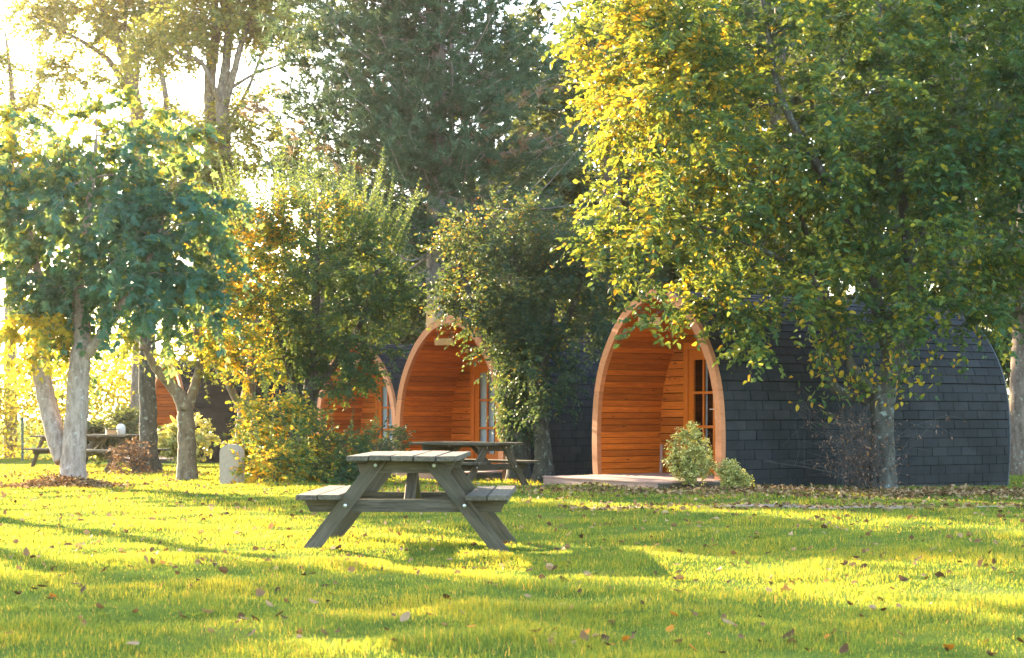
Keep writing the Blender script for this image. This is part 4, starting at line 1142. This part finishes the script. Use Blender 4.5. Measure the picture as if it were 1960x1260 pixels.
shrub("laurel_shrub", "pale green rounded shrub before the farthest pod", 352, d,
      [(pt(352, 840, d), (.62, .6, .5)), (pt(330, 850, d), (.4, .5, .35))], "variegated", 53, 60, .10, .26, 10, 7, 8, spread=.5)
d = 24.3
shrub("variegated_shrub", "knee-high cream-variegated bush beside the nearest pod's deck", 1320, d,
      [(pt(1320, 880, d), (.30, .28, .30)), (pt(1318, 835, d), (.17, .18, .17)), (pt(1335, 890, d), (.24, .25, .2))], "variegated", 54, 110, .034, .10, 12, 7, 10, spread=.2, h=.5, flat=.2)
d = 23.9
shrub("variegated_shrub", "smaller cream-variegated bush at the foot of the nearest pod's arch", 1402, d,
      [(pt(1398, 910, d), (.14, .16, .17)), (pt(1415, 922, d), (.14, .14, .10))], "variegated", 55, 60, .034, .09, 11, 7, 7, spread=.12, h=.28, flat=.2)
d = 34.2
shrub("dry_shrub", "spindly shrub with red-brown dry leaves beside the grey trunk", 258, d,
      [(pt(255, 875, d), (.32, .3, .28)), (pt(245, 895, d), (.4, .3, .14))], "dry_leaf", 56, 36, .07, .2, 6, 5, 9, spread=.35, h=.6, bark="bare_twig")
d = 28.6
shrub("dry_shrub", "dark low shrub between the round hornbeam and the third pod", 700, d,
      [(pt(690, 880, d), (.6, .5, .28)), (pt(740, 850, d + 1), (.35, .4, .3)), (pt(630, 900, d), (.5, .5, .2))], "hornbeam_ivy", 57, 70, .06, .25, 11, 6, 9, spread=.6, h=.6)
d = 38
shrub("evergreen_shrub", "dark evergreen bushes beyond the rear end of the nearest pod", 1975, d,
      [(pt(1960, 740, d), (1.3, 1.0, 1.3)), (pt(2080, 700, d), (1.6, 1.0, 1.6)), (pt(1930, 640, d), (1.2, 1, .9))], "dark_leaf", 59, 130, .12, .4, 12, 7, 8, spread=.9, h=2.2)
# twiggy undergrowth at the foot of the big tree
def brush():
    rng = np.random.default_rng(58)
    d = 25.0
    bx = gp(1640, d)
    root = empty("twiggy_brush", bx); tag(root, "bare twiggy brush with dry leaves at the foot of the large golden tree", "shrub", SG)
    tb = Tubes(); lv = Leaves()
    for k in range(95):
        x0 = rng.normal() * .18 + .12
        h = .3 + rng.random() * 1.2
        dx = rng.normal() * .35 - .35 * rng.random()
        if rng.random() < .2: dx = -1.2 * rng.random()
        p = [np.array([x0, rng.normal() * .1, -.03])]
        p.append(p[0] + [dx * .3, rng.normal() * .1, h * .55]); p.append(p[0] + [dx, rng.normal() * .25 - .05, h * (.75 + .3 * rng.random())])
        pth = smooth_path(p, 4)
        tb.add(pth, np.linspace(.0045, .0018, len(pth)), 3)
        for q in range(4):
            i = rng.integers(2, len(pth)); dd = rng.normal(size=3) * [.25, .15, .18]
            tb.add(np.array([pth[i], pth[i] + dd * .5 + [0, 0, .02], pth[i] + dd]), [.003, .002, .0015], 3)
            m = rng.integers(1, 5)
            if pth[i][0] > -.75:
                P = pth[i] + dd * rng.random((m, 1)) + rng.normal(size=(m, 3)) * .02
                lv.add(P, rng.normal(size=(m, 3)) + [0, 0, -.8], unit(rng.normal(size=(m, 3))), .05 * (.6 + .8 * rng.random(m)), rng.random(m))
    link("twigs", tb.mesh("twigs", MAT["bare_twig"]), root)
    link("foliage", lv.mesh("foliage", MAT["dry_leaf"], "oval", .5), root)
brush()

# bright hedge beyond the fence and the far woodland
def mass(name, label, pts_fn, n, mat, seed, ls, shape="diamond"):
    rng = np.random.default_rng(seed)
    P = pts_fn(rng, n)
    lv = Leaves()
    m = len(P)
    # cluster tint
    T = np.clip(rng.random(m) * .6 + .4 * (0.5 + .5 * np.sin(P[:, 0] * 1.7 + P[:, 2] * 2.3) * np.sin(P[:, 2] * 1.9 - P[:, 0] * .8)), 0, 1)
    lv.add(P, rng.normal(size=(m, 3)), unit(rng.normal(size=(m, 3)) + [0, 0, .5]), ls * (.6 + .7 * rng.random(m)), T)
    o = link(name, lv.mesh(name, MAT[mat], shape, .65))
    tag(o, label, cat="hedge" if "hedge" in name else "woodland", kind="stuff")
    return o
def lumps(x0, x1, y0, y1, top, bot, ncl, spread):
    def f(rng, n):
        c = np.stack([rng.uniform(x0, x1, ncl), rng.uniform(y0, y1, ncl), rng.random(ncl) ** .8], -1)
        k = rng.integers(0, ncl, n)
        P = c[k].copy()
        tp = top(P[:, 0])
        P[:, 2] = bot + P[:, 2] * (tp - bot)
        P += rng.normal(size=(n, 3)) * spread
        P[:, 2] = np.maximum(P[:, 2], -.5)
        return P
    return f
mass("hedge", "bright yellow-green hedge mass beyond the wire fence", lumps(-24, -8, 55, 60, lambda x: 2.4 + .6 * np.sin(x * .8) + np.clip(-12 - x, 0, 3) * .2, -.4, 420, .42), 26000, "yellow_leaf", 61, .16)
mass("woodland", "dark far woodland closing the view behind the cabins", lumps(-9, 34, 62, 74, lambda x: np.interp(x, [-9, -6, -2, 3, 10, 34], [3.5, 6, 9, 17, 20, 20]), -.4, 1300, .8), 95000, "dark_leaf", 62, .42)

# ------------------------------------------------------------------ unseen trees put left of the frame, crowns flattened to shade the near lawn
def shade_tree(x, y, h, rx, rz_, seed, n, label):
    b_ = np.array([x, y, g(x, y)])
    c = b_ + [0, 0, h]
    build_tree("shade_tree", label, "tree", "trees outside the view at left", b_,
        [([b_ + [0, 0, -.1], b_ + [.1, 0, h * .5], b_ + [0, 0, h * 1.05]], [.2, .15, .05])],
        [(c, (rx, rx, rz_)), (c + [0, 0, rz_ * .5], (rx * .6, rx * .6, rz_ * .8))], n, MAT["hornbeam"], MAT["bark_grey"], seed, twigs=7, twig_len=.5, lpt=11, lsize=.14, shape="diamond")
shade_tree(-9.3, 19.9, 4.3, 2.2, .9, 91, 88, "unseen tree, crown flattened to shade the lawn, nearest the camera at left")
shade_tree(-10.0, 23.5, 6.1, 2.2, .75, 92, 72, "taller unseen tree placed to shade the lawn, beyond the flat-crowned one")
shade_tree(-13.2, 21.2, 5.0, 2.1, .8, 93, 76, "leftmost unseen tree placed to shade the lawn, farthest from the cabins")

# ------------------------------------------------------------------ air
def haze():
    me = box_mesh(540, 480, 26.0, 0, MAT["dark"], "haze")
    me = me.copy(); me.materials.clear()
    m = bpy.data.materials.new("haze_air"); m.use_nodes = True
    n = m.node_tree.nodes; n.remove(n["Principled BSDF"])
    v = n.new("ShaderNodeVolumePrincipled"); v.inputs["Density"].default_value = HAZE
    v.inputs["Color"].default_value = (1.0, 0.88, 0.76, 1); v.inputs["Anisotropy"].default_value = 0.8
    m.node_tree.links.new(v.outputs[0], n["Material Output"].inputs["Volume"])
    me.materials.append(m)
    o = link("haze", me); o.location = (0, 190, 11.2)
    tag(o, "warm sunlit haze in the air", kind="stuff")
HAZE = 0.00019
haze()

# ------------------------------------------------------------------ grass
def path_amount(x, y):
    """1 on the trodden strip before the nearest pod"""
    c = 19.3 + .25 * np.sin(x * .7) + .08 * np.sin(x * 2.3)
    return np.clip(1 - np.abs(y - c) / (.28 + .10 * np.sin(x * 1.9 + 1)), 0, 1) * np.clip((x - .3) / 1.2, 0, 1)

def in_pod(x, y):
    m = np.zeros(len(x), bool)
    for (fx, fy, th) in ((2.18, 26.1, 33), (W(860, 31.9), 31.9, 41), (W(682, 41), 41.0, 42), (W(322, 50), 50.0, 30)):
        c, s = math.cos(math.radians(th)), math.sin(math.radians(th))
        lx = (x - fx) * c + (y - fy) * s; ly = -(x - fx) * s + (y - fy) * c
        m |= (lx > -1.19) & (lx < PL) & (ly > -1.56) & (ly < 1.52)
    return m

def grass():
    rng = np.random.default_rng(71)
    Vs, Fs, Ts = [], [], []
    nv = 0
    bands = [(6.0, 9.5, 6200, .042, .0034, 3), (9.5, 14, 3700, .044, .0045, 3), (14, 20, 1700, .048, .0075, 1), (20, 28, 800, .052, .0115, 1), (28, 44, 300, .06, .02, 1)]
    for (y0, y1, dens, ln, wd, tri) in bands:
        hw = lambda y: .325 * y + 1.2
        area = (y1 - y0) * (hw(y0) + hw(y1))
        n = int(area * dens)
        y = np.sqrt(rng.random(n) * (y1 ** 2 - y0 ** 2) + y0 ** 2)
        x = (rng.random(n) * 2 - 1) * hw(y)
        # clumpy lawn : patch fields
        f1 = .5 + .5 * np.sin(x * 2.1 + 1.3 * np.sin(y * 1.1)) * np.sin(y * 2.6 + 1.1 * np.sin(x * 1.7))
        f2 = .5 + .5 * np.sin(x * 5.3 + 2 * np.sin(y * 3.1)) * np.sin(y * 6.1 + 1.7 * np.sin(x * 4.3))
        lit = np.exp(-(((x - 5.2) / 3.6) ** 2 + ((y - 23.3) / 1.6) ** 2))      # leaf-littered ground before the pod
        pa = path_amount(x, y)
        keep = rng.random(n) < (1 - .93 * pa) * (1 - .55 * lit) * (.55 + .45 * f2)
        keep &= ~in_pod(x, y)
        x, y, f1, f2 = x[keep], y[keep], f1[keep], f2[keep]; n = len(x)
        z = gz(x, y)
        L = ln * (.45 + .55 * rng.random(n)) * (.5 + .95 * f1 ** 2 + .5 * f2 ** 2)
        # a few taller tussocks
        for (tx, ty, tr) in ((-.9, 8.6, .28), (.2, 8.9, .4), (-2.3, 8.5, .35), (.55, 10.3, .3), (2.45, 10.1, .35), (-.1, 10.6, .35), (3.3, 8.1, .3), (-.55, 18.5, .3), (1.3, 17.0, .3), (-1.7, 9.4, .3), (1.5, 8.2, .35), (-.3, 7.7, .3), (2.0, 12.2, .3), (-3.1, 10.6, .3), (-1.4, 11.6, .25), (.9, 12.6, .3), (-2.7, 14.5, .3), (3.6, 13.6, .35)):
            tus = np.exp(-((x - tx) ** 2 + (y - ty) ** 2) / tr ** 2)
            L *= 1 + 1.3 * tus; f1 = f1 * (1 - .8 * tus)
        a = rng.random(n) * 2 * math.pi
        lean = rng.random(n) ** 1.2 * .8
        wv = np.stack([np.cos(a), np.sin(a), np.zeros(n)], -1)
        a2 = rng.random(n) * 2 * math.pi
        lv = np.stack([np.cos(a2), np.sin(a2), np.zeros(n)], -1)
        b_ = np.stack([x, y, z - .004], -1)
        w = wd * (.6 + .7 * rng.random(n))
        f3 = np.sin(x * .9 + 2 * np.sin(y * .6)) * np.sin(y * 1.2 + x * .4)
        T = np.clip(.12 + .55 * rng.random(n) + .3 * (f1 - .5) + .2 * (f2 - .5) + .12 * f3 + .12 * rng.normal(size=n), 0, .86)
        T = np.where(rng.random(n) < .06, .88 + .12 * rng.random(n), T)
        tip = b_ + lv * (L * lean)[:, None] + np.array([0, 0, 1.0]) * (L * np.sqrt(np.clip(1 - (lean * .8) ** 2, .1, 1)))[:, None]
        if tri == 3:
            mid = b_ + lv * (L * lean * .32)[:, None] + np.array([0, 0, 1.0]) * (L * .58)[:, None]
            V = np.stack([b_ - wv * w[:, None] * .5, b_ + wv * w[:, None] * .5, mid - wv * w[:, None] * .38, mid + wv * w[:, None] * .38, tip], 1)
            f = np.array([(0, 1, 3), (0, 3, 2), (2, 3, 4)])
            k = 5
        else:
            V = np.stack([b_ - wv * w[:, None] * .5, b_ + wv * w[:, None] * .5, tip], 1); f = np.array([(0, 1, 2)]); k = 3
        Fs.append((f[None] + (np.arange(n) * k)[:, None, None]).reshape(-1, 3) + nv); nv += n * k
        Vs.append(V.reshape(-1, 3)); Ts.append(np.repeat(T, len(f)))
    o = link("grass", mesh_arrays("grass", np.vstack(Vs), np.vstack(Fs), MAT["grass"], False, np.concatenate(Ts)))
    tag(o, "short uneven grass covering the lawn", "grass", kind="stuff")
grass()

def weeds():
    rng = np.random.default_rng(77)
    lv = Leaves()
    cs = [(W(180, 11.0), 11.0), (W(640, 15.5), 15.5), (W(1240, 9.2), 9.2), (W(420, 8.9), 8.9), (W(1700, 10.5), 10.5), (W(1000, 12.5), 12.5), (W(90, 8.5), 8.5), (W(1480, 14.5), 14.5)]
    for c in cs:
        for k in range(rng.integers(3, 8)):
            x, y = c[0] + rng.normal() * .22, c[1] + rng.normal() * .3
            m = rng.integers(6, 12); a = rng.random(m) * 6.28
            D = np.stack([np.cos(a), np.sin(a), .25 + .5 * rng.random(m)], -1)
            P = np.tile([x, y, g(x, y) + .012], (m, 1)) + D * .012
            lv.add(P, D, unit(np.stack([-np.cos(a) * .4, -np.sin(a) * .4, np.ones(m)], -1)), .022 + .028 * rng.random(m), .2 + .4 * rng.random(m))
    o = link("weeds", lv.mesh("weeds", MAT["grass"], "oval", .42))
    tag(o, "small broad-leaved weeds scattered in the lawn", "weeds", kind="stuff")
weeds()

# trodden earth strip
def dirt_path():
    xs_ = np.linspace(.6, 8.5, 60)
    v = []; f = []
    for i, x in enumerate(xs_):
        c = 19.3 + .25 * math.sin(x * .7) + .08 * math.sin(x * 2.3)
        w = (.22 + .08 * math.sin(x * 1.9 + 1) + .05 * math.sin(x * 6.1)) * min(1, (x - .55) / 1.0)
        for t in np.linspace(-1, 1, 5):
            y = c + t * w; v.append((x, y, g(x, y) + .006))
    for i in range(len(xs_) - 1):
        for k in range(4): f.append((i * 5 + k, i * 5 + 5 + k, i * 5 + 6 + k, i * 5 + 1 + k))
    o = link("dirt_path", mesh_arrays("dirt_path", v, f, MAT["dirt"], True))
    tag(o, "thin strip of bare trodden earth before the nearest pod", kind="structure")
dirt_path()

# ------------------------------------------------------------------ fallen leaves
def curled_leaf_mesh(seed, size):
    r = np.random.default_rng(seed)
    n, m = 5, 3
    v = []; f = []
    curl = r.uniform(.3, 1.1); fold = r.uniform(.2, .8); tw = r.uniform(-.6, .6)
    for i in range(n):
        t = i / (n - 1); w = math.sin(math.pi * min(max(t, .06), .94)) ** .8 * .34
        if i in (1, 3): w *= r.uniform(.8, 1.25)
        for j in range(m):
            s = j - 1
            v.append(((t - .5) * size, s * w * size, size * (curl * (t - .5) ** 2 + fold * w * abs(s) * .8 + tw * (t - .5) * s * w) + .008))
    for i in range(n - 1):
        for j in range(m - 1): f.append((i * m + j, i * m + m + j, i * m + m + j + 1, i * m + j + 1))
    return v, f
tones = [(.05, "dark brown"), (.4, "brown"), (.7, "pale tan"), (.98, "orange")]
LM = {}
for ti, (t, nm) in enumerate(tones):
    for k in range(5):
        v, f = curl = curled_leaf_mesh(ti * 10 + k, .040 + .006 * k)
        LM[(ti, k)] = mesh_arrays("fallen_leaf", v, f, MAT["litter"], True, [min(1, t + .03 * k)] * len(f))
rl = random.Random(81)
n_ind = 0
spots = [(648, 1226, 1), (537, 1188, 0), (872, 1236, 2), (902, 1217, 3), (75, 1203, 3), (156, 1200, 2), (395, 1185, 2), (190, 1182, 1), (345, 1192, 1), (455, 1222, 2), (1288, 1182, 3), (1325, 1182, 1), (1290, 1108, 0), (1110, 1140, 0), (1174, 1195, 1), (1002, 1190, 3), (1124, 1233, 3), (1200, 1234, 3), (1455, 1190, 0), (1720, 1215, 2), (815, 1140, 3), (700, 1088, 1), (310, 1093, 3), (270, 1065, 1), (60, 1072, 2), (1380, 1255, 0), (1460, 1205, 1)]
drifts = [(rl.uniform(0, 1960), 1010 + 240 * rl.random() ** .8) for _ in range(22)]
while len(spots) < 210:
    yy = 1000 + 255 * rl.random() ** .75
    xx = rl.uniform(0, 1960)
    if rl.random() < .6:
        dx_, dy_ = rl.choice(drifts)
        xx, yy = dx_ + rl.gauss(0, 70), min(1256, max(1000, dy_ + rl.gauss(0, 14)))
    spots.append((xx, yy, rl.choices((0, 1, 2, 3), (4, 5, 3, .8))[0]))
for (px, py, ti) in spots:
    d = FPX * EYE / (py - HY)
    x = W(px, d)
    o = link("fallen_leaf", LM[(ti, rl.randrange(5))])
    o.location = (x, d, g(x, d) + rl.uniform(.004, .022))
    o.rotation_euler = (rl.uniform(-.7, .7), rl.uniform(-.7, .7), rl.uniform(0, 6.28))
    s = rl.uniform(.65, 1.25); o.scale = (s, s, s)
    nm = tones[ti][1]
    zone = ("along the bottom edge of the picture" if py > 1190 else "in front of the nearest picnic table" if py > 1080 else "on the sunny lawn around the table") 
    sd_ = "left part" if px < 600 else "middle part" if px < 1300 else "right part"
    tag(o, "curled %s fallen leaf, %s, %s" % (nm, zone, sd_), "leaf", "%s fallen leaves %s, %s" % (nm, zone, sd_))
def litter():
    rng = np.random.default_rng(82)
    Ps = []
    n = 5200   # band before the nearest pod
    x = rng.normal(size=n) * 2.6 + 5.2; y = 23.6 + rng.normal(size=n) * .75 - np.clip(rng.random(n) * 2 - 1, 0, 1) * 1.5
    k = (~in_pod(x, y)); Ps.append(np.stack([x[k], y[k], np.full(k.sum(), .02)], -1))
    n = 1900   # heap at the maple
    bx_ = W(138, 26.2)
    x = bx_ + rng.normal(size=n) * .42; y = 25.7 + rng.normal(size=n) * .38
    Ps.append(np.stack([x, y, .02 + .15 * rng.random(n) * np.exp(-((x - bx_) ** 2 + (y - 25.7) ** 2) / .4)], -1))
    n = 1900  # thin scatter over the lawn
    y = np.sqrt(rng.random(n) * (30 ** 2 - 11 ** 2) + 11 ** 2); x = (rng.random(n) * 2 - 1) * .33 * y
    k = (~in_pod(x, y)); Ps.append(np.stack([x[k], y[k], np.full(k.sum(), .02)], -1))
    n = 700; x = rng.uniform(.5, 8.5, n); y = 19.3 + rng.normal(size=n) * .4; Ps.append(np.stack([x, y, np.full(n, .02)], -1))
    n = 800; x = W(210, 33) + rng.normal(size=n) * 2.2; y = 33 + rng.normal(size=n) * 2; Ps.append(np.stack([x, y, np.full(n, .03)], -1))
    P = np.vstack(Ps); P[:, 2] += gz(P[:, 0], P[:, 1]) + .012 * rng.random(len(P))
    m = len(P)
    lv = Leaves()
    T = np.clip(rng.random(m) * .95, 0, 1)
    lv.add(P, rng.normal(size=(m, 3)) * [1, 1, .35], unit(rng.normal(size=(m, 3)) * .8 + [0, 0, 1]), .058 * (.6 + .8 * rng.random(m)), T)
    o = link("leaf_litter", lv.mesh("leaf_litter", MAT["litter"], "oval", .65))
    tag(o, "brown leaf litter scattered over the lawn and heaped at trunks", "leaf litter", kind="stuff")
litter()
